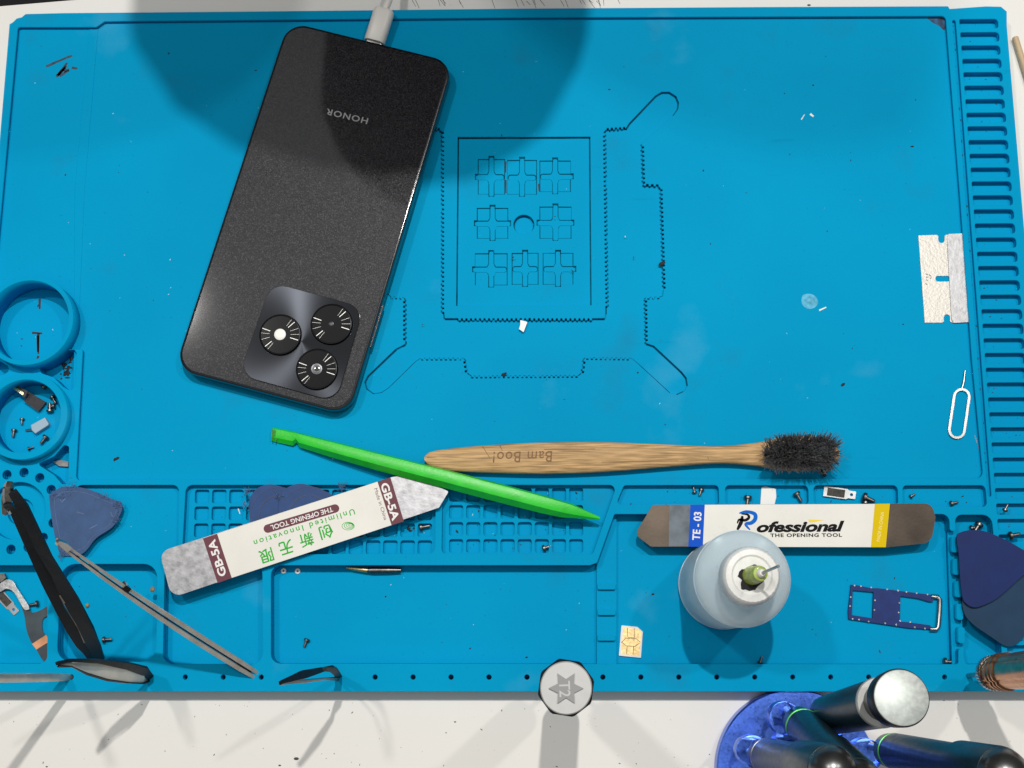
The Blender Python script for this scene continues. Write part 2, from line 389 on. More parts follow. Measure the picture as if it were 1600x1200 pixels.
# ink scribble and burnt corner on the mat, engraved marks
def stroke(name, segs, z, mat, parent, wpx=2.2):
    ms = []
    for a, b in segs:
        A, B = W(*a, z), W(*b, z); d = (B-A); L = d.length; d.normalize(); u = Vector((-d.y, d.x, 0))*wpx*.135
        ms.append(fillmesh([tuple((A-u)[:2]), tuple((B-u*.7)[:2]), tuple((B+u*.7)[:2]), tuple((A+u)[:2])], [], z-.02, z+.03))
    return link(name, joinme(ms), mat, parent)
INK = M('worn_marker_ink', (.02, .06, .10), .7, noise=.6, nscale=700)
stroke('marker_scribble', [((72, 104), (104, 90)), ((104, 90), (113, 87)), ((90, 118), (105, 98)), ((93, 119), (108, 110)), ((88, 120), (104, 103)), ((112, 106), (121, 107)), ((100, 112), (108, 108)), ((92, 116), (103, 106))], 8, INK, mat_root, 5)
BURN = M('scorched_silicone', (.03, .022, .028), .8, noise=.6, nscale=400, col2=(.03, .14, .30, 1))
prism('burn_mark', [(1446, 26.5), (1462, 26), (1476, 26), (1480, 30), (1480.5, 48), (1474, 47), (1468, 41), (1458, 36)], 7.95, 8.04, BURN, mat_root)
FAINT = M('faint_print', (.0, .27, .55), .6, spec=.1)
segs = []
for (y, xa, xb) in ((58, 1276, 1462), (78, 1282, 1464), (108, 1290, 1460), (140, 1318, 1436)):
    x = xa
    while x < xb:
        l = random.uniform(2, 8); h = random.uniform(-4, 4)
        segs.append(((x, y+h), (min(x+l, xb), y+random.uniform(-4, 4)))); x += l+random.uniform(1, 6)
stroke('worn_print', segs, 8, FAINT, mat_root, 1.0)
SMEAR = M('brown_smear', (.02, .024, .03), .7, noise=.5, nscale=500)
stroke('cup_stain', [((62, 467), (62, 483)), ((60, 521), (60, 553)), ((59, 524), (59, 550)), ((50, 520), (66, 521)), ((60, 556), (58, 562))], 3, SMEAR, mat_root, 4.2)
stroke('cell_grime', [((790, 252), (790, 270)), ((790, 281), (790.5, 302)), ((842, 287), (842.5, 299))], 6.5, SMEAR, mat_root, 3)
PALE = M('residue', (.10, .42, .62), .6, spec=.2, noise=.3, nscale=600)
for nm, pts in (('residue_patch', [(1254, 462), (1264, 459), (1274, 463), (1278, 473), (1272, 481), (1261, 482), (1253, 474)]),):
    prism(nm, smoothpoly(pts), 7.97, 8.02, PALE, mat_root)

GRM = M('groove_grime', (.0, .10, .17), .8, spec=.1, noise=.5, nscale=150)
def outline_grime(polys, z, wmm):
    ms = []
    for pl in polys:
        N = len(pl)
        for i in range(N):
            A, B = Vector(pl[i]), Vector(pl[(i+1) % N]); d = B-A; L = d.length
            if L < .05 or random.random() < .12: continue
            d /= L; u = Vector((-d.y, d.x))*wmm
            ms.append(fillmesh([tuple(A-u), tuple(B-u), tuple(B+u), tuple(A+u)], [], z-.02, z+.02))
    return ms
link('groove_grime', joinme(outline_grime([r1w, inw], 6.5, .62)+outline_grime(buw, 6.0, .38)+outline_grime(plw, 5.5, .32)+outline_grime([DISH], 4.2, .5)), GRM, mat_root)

# ------------------------------------------------------------------ phone
zP = 16.2
cn = [W(268.3, 574.5, zP), W(546, 650.5, zP), W(708, 94.2, zP), W(452.5, 34.8, zP)]   # BL BR TR TL
cc = (cn[0]+cn[1]+cn[2]+cn[3])/4
ax = ((cn[1]-cn[0])+(cn[2]-cn[3])).normalized(); ay = Vector((-ax.y, ax.x, 0))
ay2 = ((cn[3]-cn[0])+(cn[2]-cn[1])).normalized()
pw = ((cn[1]-cn[0]).length+(cn[2]-cn[3]).length)/2; ph = ((cn[3]-cn[0]).length+(cn[2]-cn[1]).length)/2
ang = (math.atan2(ax.y, ax.x)+math.atan2(-ay2.x, ay2.y))/2
ax = Vector((cos(ang), sin(ang), 0)); ay = Vector((-sin(ang), cos(ang), 0))
print('PHONE', pw, ph, math.degrees(ang))
def ph_rect(inset, r, n=8):
    a, b_ = pw/2-inset, ph/2-inset
    return [tuple((cc+ax*x+ay*y)[:2]) for x, y in rnd([(-a, -b_), (a, -b_), (a, b_), (-a, b_)], r, n)]
def glitter():
    m = M('graphite_glitter', (.028, .028, .034), .4, spec=.12, coat=.55)
    n = m.node_tree; b = n.nodes['Principled BSDF']; b.inputs['Coat Roughness'].default_value = .06; b.inputs['Coat IOR'].default_value = 1.7
    tc = n.nodes.new('ShaderNodeTexCoord')
    v = n.nodes.new('ShaderNodeTexVoronoi'); v.inputs['Scale'].default_value = 3200; n.links.new(tc.outputs['Object'], v.inputs['Vector'])
    sp = n.nodes.new('ShaderNodeSeparateColor'); n.links.new(v.outputs['Color'], sp.inputs[0])
    mr = n.nodes.new('ShaderNodeMapRange'); mr.inputs['From Min'].default_value = .72; mr.inputs['From Max'].default_value = 1; n.links.new(sp.outputs[0], mr.inputs[0])
    mx = n.nodes.new('ShaderNodeMix'); mx.data_type = 'RGBA'; n.links.new(mr.outputs[0], mx.inputs[0])
    mx.inputs[6].default_value = (.004, .004, .006, 1); mx.inputs[7].default_value = (.042, .042, .052, 1); n.links.new(mx.outputs[2], b.inputs['Base Color'])
    mr2 = n.nodes.new('ShaderNodeMapRange'); mr2.inputs['From Min'].default_value = .6; mr2.inputs['To Max'].default_value = .25; n.links.new(sp.outputs[1], mr2.inputs[0])
    n.links.new(mr2.outputs[0], b.inputs['Metallic'])
    # flakes tilt the normal a little
    nm = n.nodes.new('ShaderNodeVectorMath'); nm.operation = 'SUBTRACT'; n.links.new(v.outputs['Color'], nm.inputs[0]); nm.inputs[1].default_value = (.5, .5, .5)
    sc = n.nodes.new('ShaderNodeVectorMath'); sc.operation = 'SCALE'; sc.inputs['Scale'].default_value = .22; n.links.new(nm.outputs[0], sc.inputs[0])
    ge = n.nodes.new('ShaderNodeNewGeometry'); ad = n.nodes.new('ShaderNodeVectorMath'); ad.operation = 'ADD'; n.links.new(sc.outputs[0], ad.inputs[0]); n.links.new(ge.outputs['Normal'], ad.inputs[1])
    no = n.nodes.new('ShaderNodeVectorMath'); no.operation = 'NORMALIZE'; n.links.new(ad.outputs[0], no.inputs[0]); n.links.new(no.outputs[0], b.inputs['Normal'])
    return m
GLIT = glitter()
PHF = M('phone_frame', (.012, .012, .014), .25, .4, coat=.4)
phone = thing('smartphone', 'black glitter-backed smartphone lying face down, charging from a white plug', 'phone', (cc.x, cc.y, 8))
def stack(outs, cap=True):
    bm = bmesh.new(); R = [[bm.verts.new((x, y, z)) for x, y in pl] for pl, z in outs]; n = len(R[0])
    for a, b in zip(R, R[1:]):
        for i in range(n): bm.faces.new((a[i], a[(i+1) % n], b[(i+1) % n], b[i]))
    bm.faces.new(R[0][::-1]); bm.faces.new(R[-1]); bmesh.ops.recalc_face_normals(bm, faces=bm.faces); return frombm(bm)
link('frame', stack([(ph_rect(1.4, 8), 8.0), (ph_rect(.4, 9), 8.8), (ph_rect(0, 9.3), 10), (ph_rect(0, 9.3), 15), (ph_rect(.25, 9.1), 15.8), (ph_rect(.8, 8.7), 16.12)]), PHF, phone, smooth=40)
link('back_panel', stack([(ph_rect(1.0, 8.5), 15.9), (ph_rect(1.0, 8.5), 16.15), (ph_rect(1.1, 8.4), 16.3), (ph_rect(1.3, 8.3), 16.36)]), GLIT, phone, smooth=10)
zi = 16.36
ISLM = M('camera_island_glass', (.013, .0145, .018), .22, .9, spec=.3, coat=.4, aniso=.85)
isl = rnd(PX([(424, 441), (568, 480), (525, 628), (373, 586)], zi+.9), [7.2, 7.2, 7.2, 7.2], 8)
io = link('camera_island', fillmesh(isl, [], zi-.1, zi+.9, .35), ISLM, phone, smooth=15)
# re-centre the island origin on its upper right lens so that its brushed finish turns about that point
piv = W(520, 505, zi)-rootloc(phone)
for v in io.data.vertices: v.co -= Vector((piv.x, piv.y, piv.z))*S
io.location = piv*S
LENSB = M('lens_glass_black', (.003, .003, .004), .15, spec=.2)
RIM = M('lens_rim', (.02, .02, .022), .25, .8)
TICK = M('lens_dial_mark', (.42, .42, .40), .35, .6)
for (lx, ly), kind in (((437.5, 522.5), 'flash'), ((517.5, 506), 'lens'), ((494.7, 576.3), 'lens')):
    c = W(lx, ly, zi+2.2); R = (W(lx+32, ly, zi+2.2)-W(lx-32, ly, zi+2.2)).length/2
    lr = link('lens_ring', turned((c.x, c.y, zi+.5), (c.x, c.y, 40), [(0, R+.35), (1.2, R+.2), (1.6, R-.1), (1.7, R-.5), (1.45, R-.7)], 56), RIM, phone, smooth=30)
    sub = lambda nm, me, mt, sm=30: link(nm, me, mt, lr, smooth=sm)
    sub('lens_glass', turned((c.x, c.y, zi+.6), (c.x, c.y, 40), [(0, R-.6), (1.45, R-.6)], 56), LENSB)
    tk = []
    for a_ in (50, 62, 27, 8, -10, 168, 183, 203, 228, 240):
        t = radians(a_-8); L0, L1 = R*.52, R*.93; wd = .26 if a_ in (50, 228, -10, 168) else .09
        p = Vector((c.x, c.y, 0)); d = Vector((cos(t), sin(t), 0)); u = Vector((-d.y, d.x, 0))*wd/2
        tk.append(fillmesh([tuple((p+d*L0-u)[:2]), tuple((p+d*L1-u)[:2]), tuple((p+d*L1+u)[:2]), tuple((p+d*L0+u)[:2])], [], zi+2.0, zi+2.09))
    sub('dial_marks', joinme(tk), TICK, None)
    if kind == 'flash':
        sub('flash_diffuser', turned((c.x, c.y, zi+1.9), (c.x, c.y, 40), [(0, 2.5), (.35, 2.45), (.5, 2.1), (.55, 1)], 32), M('flash_diffuser', (.85, .84, .78), .35))
    else:
        big = ly > 550
        sub('lens_barrel', turned((c.x, c.y, zi+1.9), (c.x, c.y, 40), [(0, 2.3 if big else 1.1), (.25, 2.3 if big else 1.0), (.3, 1.7 if big else .7), (.18, 1.5 if big else .6)], 32), M('lens_barrel', (.09, .09, .1) if big else (.03, .03, .035), .3, .6))
        if big: sub('lens_element', turned((c.x, c.y, zi+2.05), (c.x, c.y, 40), [(0, 1.2), (.15, 1.1), (.22, .6)], 24), M('lens_coating', (.02, .03, .02), .08, coat=1))
text('lettering', 'HONOR', (574.5, 189.5), (510, 174), 10.5, zi, M('grey_print', (.24, .24, .25), .35, .3), phone, bold=.12, spacing=1.15, zt=.05)
bt = W(571, 560, 12.5); 
q0, q1 = cc+ax*(pw/2)+ay*(-ph/2+31), cc+ax*(pw/2)+ay*(-ph/2+50)
link('side_button', fillmesh(rnd([tuple((q0-ax*.5)[:2]), tuple((q0+ax*.55)[:2]), tuple((q1+ax*.55)[:2]), tuple((q1-ax*.5)[:2])], .3, 3), [], 11, 14), PHF, phone)

# charging cable
cb = thing('charging_cable', 'white cable plugged into the top end of the smartphone', 'cable', tuple(W(593, 40, 8)))
pa, pb = W(585, 66, 12.2), W(601, 15, 13)
def rr_ring(c, d, hw, hh, r, n=5):
    d = d.normalized(); u = Vector((d.y, -d.x, 0)).normalized(); v = u.cross(d)
    return [c+u*x+v*y for x, y in rnd([(-hw, -hh), (hw, -hh), (hw, hh), (-hw, hh)], r, n)]
dd = pb-pa; L = dd.length
link('plug_housing', loft([rr_ring(pa+dd*t, dd, 4.75*s_, 3.1*s_, 2.8*s_) for t, s_ in ((-.0, .93), (.03, 1), (.9, 1), (.97, .93), (1, .8))]), WHITEP, cb, smooth=40)
link('cord', tube(smoothpoly([tuple(W(600, 18, 13)), tuple(W(606, 4, 13)), tuple(W(614, -20, 11)), tuple(W(622, -60, 5)), tuple(W(600, -110, 2.2)), tuple(W(520, -170, 2.2))], 6, False), 1.7, 14), WHITEP, cb, smooth=60)
link('connector', loft([rr_ring(pa-dd.normalized()*t, dd, 4.1, 1.2, 1.1) for t in (0, 2.6)]), METAL, cb, smooth=40)

# ------------------------------------------------------------------ flat opening tools
Wt = M('white_card_coating', (.76, .74, .68), .28, spec=.5, coat=.4, noise=.02, nscale=60)
def curve_tool(root, zt): pass
gb = thing('opening_tool', 'white metal spudger card with green Chinese lettering and maroon bands, crossing the small square grid', 'pry tool', tuple(W(470, 838, 10)))
zt = 13.2
blade = rnd(PX([(249, 862), (612, 745.5), (645, 741), (701, 768), (686, 793), (268, 934)], zt), [4, 0, 2, .6, 1, 4.5])
link('steel_blade', fillmesh(blade, [], zt-.8, zt, .15), METAL_S, gb, smooth=18)
pz = [(339, 834), (590, 752.5), (612, 820.5), (362, 903)]
prism('white_coating', pz, zt-.1, zt+.12, Wt, gb, bev=.08)
MAR = M('maroon_band', (.15, .05, .065), .5, spec=.15)
prism('maroon_band', [(317, 841.5), (339.2, 834), (362, 903), (340, 911)], zt-.1, zt+.14, MAR, gb)
prism('maroon_band', [(589.8, 752.5), (610, 746), (631, 814.5), (611.8, 820.7)], zt-.1, zt+.14, MAR, gb)
zl = zt+.14
A_, B_ = Vector((418.5, 826)), Vector((523.5, 794.5)); dv = (B_-A_).normalized(); nv = Vector((-dv.y, dv.x))
pill = []
for k in range(13): t = pi/2+pi*k/12; pill.append(tuple(A_+(dv*cos(t)+nv*sin(t))*6.6))
for k in range(13): t = -pi/2+pi*k/12; pill.append(tuple(B_+(dv*cos(t)+nv*sin(t))*6.6))
prism('maroon_pill', pill, zt, zl, MAR, gb)
WL = M('white_print', (.8, .78, .76), .5)
GL = M('green_print', (.03, .42, .04), .6, spec=.1)
text('lettering', 'THE OPENING TOOL', (520, 795.5), (423, 824.8), 7.5, zl, WL, gb, bold=.15)
text('lettering', 'Unlimited Innovation', (554, 799), (397, 849), 9, zl, GL, gb, bold=.08, spacing=1.35)
for ch, x, y in (('创', 510, 831), ('新', 479, 843.5), ('无', 447, 855), ('限', 416, 868)):
    d_ = Vector((10.3, -3.3)); text('lettering', ch, (x+d_.x, y+d_.y), (x-d_.x, y-d_.y), 21, zl, GL, gb, bold=.12)
text('lettering', 'GB-5A', (600, 755), (619, 812.5), 12.5, zl, WL, gb, bold=.3)
text('lettering', 'GB-5A', (348.5, 900), (330, 844), 12.5, zl, WL, gb, bold=.3)
MP = M('maroon_print', (.20, .09, .11), .5)
text('lettering', 'Made in China', (587, 763), (603, 812), 5.5, zl, MP, gb)
lf = [(A+.0, B) for A, B in circ(545, 822, 10, 20, 6)]
ms = []
for k in range(4): ms.append(fillmesh(PX(circ(544+k*1.2, 822-k*.6, 10-k*2.2, 24, 6.5-k*1.5), zl), [PX(circ(544+k*1.2, 822-k*.6, 9.2-k*2.2, 24, 5.7-k*1.5), zl)], zt, zl+.03))
link('leaf_emblem', joinme(ms), GL, gb)

te = thing('opening_tool', 'white spudger card with blue and yellow bands and dark metal ends, behind the dropper bottle', 'pry tool', tuple(W(1230, 820, 10)))
zt = 11.3
tb = rnd(PX([(995.5, 829), (1020, 789), (1455, 786.5), (1462, 808), (1455, 848), (1384, 855.5), (1017, 854), (996, 838)], zt), [1.5, 1, 4.5, 1, 5, 0, 1, 1.5])
TEM = M('stained_steel', (.085, .066, .05), .34, .8, noise=.35, nscale=45, bump=.08, col2=(.04, .032, .026, 1))
link('steel_blade', fillmesh(tb, [], zt-.8, zt, .15), TEM, te, smooth=18)
prism('tip_band', [(1046, 789.4), (1079, 789), (1075.5, 853.5), (1045, 853.5)], zt-.1, zt+.03, M('grey_steel', (.07, .085, .10), .4, .6, noise=.3, nscale=200), te)
prism('white_coating', [(1101, 788.6), (1367, 787.3), (1361, 855), (1098, 854.4)], zt-.1, zt+.12, Wt, te, bev=.08)
prism('blue_band', [(1079, 788.8), (1101.2, 788.6), (1098.2, 854.4), (1075.5, 854.2)], zt-.1, zt+.14, M('blue_band', (.0, .085, .56), .5, spec=.1), te)
prism('yellow_band', [(1367, 787.3), (1390.5, 787), (1384, 855), (1361, 855)], zt-.1, zt+.14, M('yellow_band', (.70, .50, .0), .5, spec=.1), te)
zl = zt+.14
BK = M('black_print', (.006, .006, .007), .6, spec=.1); BL = M('blue_print', (.0, .13, .56), .6, spec=.1); YE = M('yellow_print', (.8, .6, .02), .45)
text('lettering', 'TE - 03', (1087.5, 844), (1090.5, 800), 12, zl, WL, te, bold=.25)
text('lettering', 'ofessional', (1182, 823.5), (1320, 822), 17, zl-.02, BK, te, shear=.3, bold=.42)
text('lettering', 'THE OPENING TOOL', (1203.5, 836.5), (1315.5, 836), 5.6, zl-.02, BK, te, bold=.3, spacing=1.15)
text('lettering', 'MADE IN CHINA', (1372, 846), (1379, 800), 5, zl, M('pale_yellow_print', (.85, .75, .3), .5), te)
# the R emblem: black inner stroke, blue outer sweep
def band(pts, wd):
    P = smoothpoly([p+(0,) for p in pts], 5, False); Lf, Rt = [], []
    for i, p in enumerate(P):
        a = Vector(P[max(0, i-1)][:2]); b = Vector(P[min(len(P)-1, i+1)][:2]); d = (b-a).normalized(); u = Vector((-d.y, d.x))*wd*(sin(pi*(i+1)/(len(P)+1))**.6)
        Lf.append(tuple(Vector(p[:2])+u)); Rt.append(tuple(Vector(p[:2])-u))
    return Lf+Rt[::-1]
link('emblem', joinme([fillmesh(PX(band(q, wd_), zl), [], zt, zl) for q, wd_ in (([(1152, 818), (1155, 812), (1164, 813), (1170, 809), (1168, 804), (1158, 803)], 2.3), ([(1160, 806), (1158, 816), (1152, 828)], 3.0))]), BK, te)
link('emblem', joinme([fillmesh(PX(band(q, wd_), zl+.02), [], zt, zl+.02) for q, wd_ in (([(1155, 802), (1166, 799.5), (1179, 803), (1180, 811), (1174, 817), (1165, 819), (1172, 828)], 3.2),)]), BL, te)
prism('accent', [(1263, 811.5), (1288, 812.5), (1270, 816.5), (1264, 816)], zt, zl+.01, YE, te)

# ------------------------------------------------------------------ green nylon spudger
def spudger():
    rows = [(426, 668, 424, 689, 2), (440, 670, 438, 692.5, 2.6), (459, 674, 458, 696.5, 3.2), (463, 675, 463.5, 691.5, 3.4), (469, 676.5, 468, 699, 3.6), (520, 689, 514, 713.5, 5), (600, 709, 592, 736, 6), (700, 734, 692, 762, 6), (800, 760, 790, 788, 6),
            (860, 776.5, 848, 802.5, 5.2), (895, 787, 878, 808.5, 4), (938, 808, 936, 812, .8)]
    rings = []
    for k, (x0, y0, x1, y1, th) in enumerate(rows):
        base = 8.05+ (x0-426)/514*2.2+3.0*min(1, max(0, (x0-440)/150)); 
        a, b = W(x0, y0, base+th*.6), W(x1, y1, base+th*.3); n_ = (b-a); 
        f = lambda t, z: Vector((a.x+n_.x*t, a.y+n_.y*t, z))
        rings.append([f(0, base+th*.45), f(.12, base+th*.9), f(.45, base+th), f(.72, base+th*.92), f(1, base+th*.35), f(.9, base), f(.1, base)])
    return loft(rings)
o = link('nylon_spudger', spudger(), GREEN, smooth=28); stroke('worn_tip', [((426, 670), (425, 688)), ((429, 671), (428, 680)), ((432, 684), (430, 690))], 11.3, M('grubby_green', (.05, .22, .03), .8), o, 2.0)
tag(o, 'bright green plastic spudger with a flat notched end and a pointed tip', 'spudger')

# ------------------------------------------------------------------ bamboo toothbrush
tbx = thing('toothbrush', 'bamboo toothbrush with worn black bristles lying along the lower edge of the work area', 'toothbrush', tuple(W(980, 715, 8)))
BAM = M('bamboo', (.46, .29, .135), .55, spec=.2, noise=.42, nscale=30, nstretch=(3, 60, 10), bump=.25, bscale=30)
up = [(663, 714), (672, 706), (700, 701), (760, 695.5), (850, 691), (950, 690.5), (1050, 694.5), (1110, 697), (1150, 695), (1190, 690), (1225, 682), (1270, 681), (1298, 689), (1311, 703)]
lo = [(663.5, 720), (672, 729), (700, 735.5), (760, 738.5), (850, 740.5), (950, 737), (1050, 729), (1110, 724.5), (1150, 725), (1190, 729), (1225, 735), (1270, 734), (1298, 727), (1311, 716)]
us, ls = smoothpoly(up, 4, False), smoothpoly(lo, 4, False)
rings = []
for a, b in zip(us, ls):
    zt = 13.4; A, B = W(a[0], a[1], zt-1), W(b[0], b[1], zt-1); n_ = B-A; z0 = 8.3
    f = lambda t, z: Vector((A.x+n_.x*t, A.y+n_.y*t, z))
    rings.append([f(0, zt-1.6), f(.04, zt-.5), f(.14, zt), f(.5, zt+.1), f(.86, zt), f(.96, zt-.5), f(1, zt-1.6), f(.97, z0+.8), f(.85, z0), f(.15, z0), f(.03, z0+.8)])
hd = link('handle', loft(rings), BAM, tbx, smooth=50)
BT = M('burnt_lettering', (.20, .10, .035), .7)
text('lettering', 'Bam Boo!', (863, 713), (770, 714.5), 17, 13.52, BT, hd, shear=.1, spacing=1.1)
stroke('cracks', [((754, 697), (763, 712)), ((763, 712), (766, 716)), ((781, 696), (785, 704)), ((667, 715), (682, 714)), ((1106, 714), (1107, 718)), ((850, 702), (930, 701.5)), ((940, 722), (1060, 720))], 13.5, BT, hd, .9)
bm = bmesh.new()
for i in range(2700):
    u = random.random(); v = random.uniform(-1, 1)
    x = 1198+u*96; hw = 17*min(1, (.3+u*3.0), (.45+(1-u)*3.5)); y = 711+v*hw-(u-.5)*2
    gx = round(x/7)*7+random.gauss(0, 1.3); gy = round((y-711)/7)*7+711+random.gauss(0, 1.2)
    p = W(gx, gy, 13.4); ln = random.uniform(8.2, 9.8)
    sx = (u-.42)*4.6+random.gauss(0, 1.1); sy = -v*3.4+random.gauss(0, 1.1)
    m1 = p+Vector((sx*.25, sy*.25, ln*.55)); q = p+Vector((sx, sy, ln-(sx*sx+sy*sy)*.05)); r = .15
    vs = []
    for c_, rr in ((p, r), (m1, r), (q, r*.6)):
        vs.append([bm.verts.new(c_+Vector((cos(t)*rr, sin(t)*rr, 0))) for t in (0, 2.1, 4.2)])
    for a, b in zip(vs, vs[1:]):
        for k in range(3): bm.faces.new((a[k], a[(k+1) % 3], b[(k+1) % 3], b[k]))
    bm.faces.new(vs[-1])
br = link('bristles', frombm(bm), M('charcoal_bristle', (.085, .088, .095), .42, noise=.6, nscale=300), tbx)
br['kind'] = 'stuff'

# ------------------------------------------------------------------ razor blade, ejector pin, cards
rz = thing('razor_blade', 'single edge razor blade with folded spine near the right border of the mat', 'razor blade', tuple(W(1476, 435, 8)))
def notch(cx, y, dy, w_):
    s = 1 if dy > 0 else -1
    return [(cx-w_*1.4, y), (cx-w_, y+2*s), (cx-w_, y+dy-w_*s)]+[(cx-w_*cos(t), y+dy-w_*s+w_*s*sin(t)) for t in [pi*k/6 for k in range(1, 6)]]+[(cx+w_, y+dy-w_*s), (cx+w_, y+2*s), (cx+w_*1.4, y)]
top = notch(1471, 367, 13, 5); bot = notch(1479.5, 504, -13, 5)[::-1]
bl = [(1435, 368)]+top+[(1500, 365.5), (1508, 503)]+bot+[(1445, 504)]
slot = rnd([(1461, 431), (1484, 431), (1485, 440), (1462, 440)], 4)
BLADE = M('blade_steel', (.40, .385, .355), .42, .8, noise=.10, nscale=300, bump=.5, bscale=900)
prism('blade', bl, 8.05, 8.4, BLADE, rz, holes=[slot])
prism('spine', rnd([(1482, 365.5), (1505.5, 364.5), (1518, 503), (1490, 504.5), (1487, 498), (1480, 372)], [2, 0, 0, 2, 1, 1]), 8.02, 8.95, M('spine_steel', (.42, .42, .43), .5, .8, noise=.2, nscale=500, bump=.8, bscale=500), rz, bev=.12)
stroke('etched_marks', [((1446, 428), (1450, 429)), ((1447, 433), (1451, 433)), ((1447, 437), (1450, 439)), ((1452, 429), (1455, 432)), ((1446, 443), (1449, 445)), ((1453, 435), (1456, 434))], 8.42, DARKG, rz, 1.2)

ej = thing('sim_ejector', 'bent silver pin tool with a long oval loop below the razor blade', 'sim ejector', tuple(W(1499, 640, 8)))
def stadium(a, b, r, n=10):
    a = Vector(a); b = Vector(b); d = (b-a).normalized(); u = Vector((-d.y, d.x)); o_ = []
    for k in range(n+1): t = pi/2+pi*k/n; o_.append(tuple(a+(d*cos(t)+u*sin(t))*r))
    for k in range(n+1): t = -pi/2+pi*k/n; o_.append(tuple(b+(d*cos(t)+u*sin(t))*r))
    return o_
prism('loop', stadium((1503, 620), (1495.5, 672), 14), 8.02, 9, METAL, ej, holes=[stadium((1503, 620), (1495.5, 672), 9.6)], bev=.25)
link('pin', tube([W(1503, 608, 8.6), W(1506, 596, 8.7), W(1508, 579, 8.6)], [.55, .5, .38], 10), METAL, ej, smooth=50)

sc_ = thing('sim_card', 'small white sim card with gold contacts in the lower right tray', 'sim card', tuple(W(985, 1002, 3)))
CH = 3.9
prism('card', rnd([(971, 977), (996, 979.5), (1004.5, 987), (1001.5, 1028), (967, 1024.5)], 1.2, 3), 3.05, CH, WHITEP, sc_, bev=.08)
prism('contact_plate', rnd([(974, 981), (999, 983), (1002, 987), (999, 1024.5), (970.5, 1022)], 1.3, 3), CH-.1, CH+.06, BRASS, sc_)
stroke('contact_gaps', [((980, 981), (981, 995)), ((991, 982), (991, 996)), ((981, 995.5), (991, 996.5)), ((972, 1003), (978, 997)), ((978, 997), (994, 998)), ((994, 998), (1000, 1003)), ((971, 1003), (978, 1009)), ((978, 1009), (992, 1010)), ((992, 1010), (999, 1005)), ((980, 1009), (979, 1022)), ((990, 1010), (989, 1023))], CH+.07, DARKG, sc_, .9)

st = thing('sim_tray', 'dark blue sim tray with two openings and a silver end, beside the dropper bottle', 'sim tray', tuple(W(1396, 948, 3)))
NAVY = M('navy_plastic', (.012, .03, .15), .5, spec=.2, noise=.15, nscale=400)
fr = rnd([(1330, 913.5), (1340, 914.5), (1362, 919), (1372, 919), (1460, 930), (1458, 940), (1452, 940), (1435, 935), (1407, 931), (1406, 971), (1418, 972), (1454, 977), (1454, 983), (1420, 981), (1326, 967), (1325.5, 955)], .35, 3)
prism('frame', fr, 3.05, 4.5, NAVY, st, holes=[rnd([(1332.5, 922), (1365, 925), (1363.5, 966), (1331, 961)], .4, 3)], bev=.12)
link('end_plate', tube([W(x, y, 4.3) for x, y in [(1455, 932), (1465, 932.5), (1468.5, 937), (1468, 955), (1466, 979), (1463, 983.5), (1453, 983)]], 1.0, 10), METAL, st, smooth=50)
ms = []
for x, y in [(1335, 915), (1345, 916), (1361, 918), (1386, 921), (1403, 923), (1416, 925), (1432, 927), (1449, 929), (1329, 933), (1328, 947), (1367, 938), (1366, 953), (1405, 942), (1404, 957), (1332, 967), (1342, 968), (1357, 971), (1383, 974), (1400, 976), (1429, 980), (1445, 982), (1406, 970), (1422, 972)]:
    ms.append(fillmesh(wcirc(x, y, 1.3, 4.5, 8), [], 4.3, 4.75))
link('ball_marks', joinme(ms), METAL, st)

# ------------------------------------------------------------------ dropper bottle
B0 = W(1127, 914, 3); bo = thing('dropper_bottle', 'frosted plastic dropper bottle with a dirty white collar, green hub and needle', 'bottle', tuple(B0))
def frosted(name, col, f, rough=.5):
    m = bpy.data.materials.new(name); m.use_nodes = True; n = m.node_tree; b = n.nodes['Principled BSDF']; out = n.nodes['Material Output']
    b.inputs['Base Color'].default_value = col; b.inputs['Roughness'].default_value = rough; b.inputs['Specular IOR Level'].default_value = .45
    b.inputs['Coat Weight'].default_value = .3; b.inputs['Coat Roughness'].default_value = .15
    tr = n.nodes.new('ShaderNodeBsdfTransparent'); tr.inputs[0].default_value = (.86, .93, .96, 1)
    tl = n.nodes.new('ShaderNodeBsdfTranslucent'); tl.inputs[0].default_value = col
    m1 = n.nodes.new('ShaderNodeMixShader'); m1.inputs[0].default_value = .35; n.links.new(b.outputs[0], m1.inputs[1]); n.links.new(tl.outputs[0], m1.inputs[2])
    m2 = n.nodes.new('ShaderNodeMixShader'); n.links.new(m1.outputs[0], m2.inputs[1]); n.links.new(tr.outputs[0], m2.inputs[2])
    lw = n.nodes.new('ShaderNodeLayerWeight'); lw.inputs[0].default_value = .35; mr = n.nodes.new('ShaderNodeMapRange')
    mr.inputs['To Min'].default_value = f; mr.inputs['To Max'].default_value = f*.25; n.links.new(lw.outputs['Facing'], mr.inputs[0]); n.links.new(mr.outputs[0], m2.inputs[0])
    n.links.new(m2.outputs[0], out.inputs['Surface']); return m
FR = frosted('frosted_polythene', (.90, .95, .96, 1), .74)
Bt = B0+Vector((0, 0, 100)); R = 18
link('bottle_body', turned(B0, Bt, [(0, R-3.5), (.3, R-1.8), (1.2, R-.5), (3, R), (54, R), (57, R-.6), (60, R-2.4), (62.5, R-5.5), (64, 10.3), (66, 9.9), (71, 9.8)], 64), FR, bo, smooth=50)
link('liquid', turned(B0+Vector((0, 0, .9)), Bt, [(0, R-3), (1.5, R-1.3), (22, R-1.1), (22.2, R-1.3)], 48), frosted('cloudy_liquid', (.55, .68, .74, 1), .8, .2), bo, smooth=50)
RIB = frosted('milky_rib', (.92, .96, .97, 1), .35)
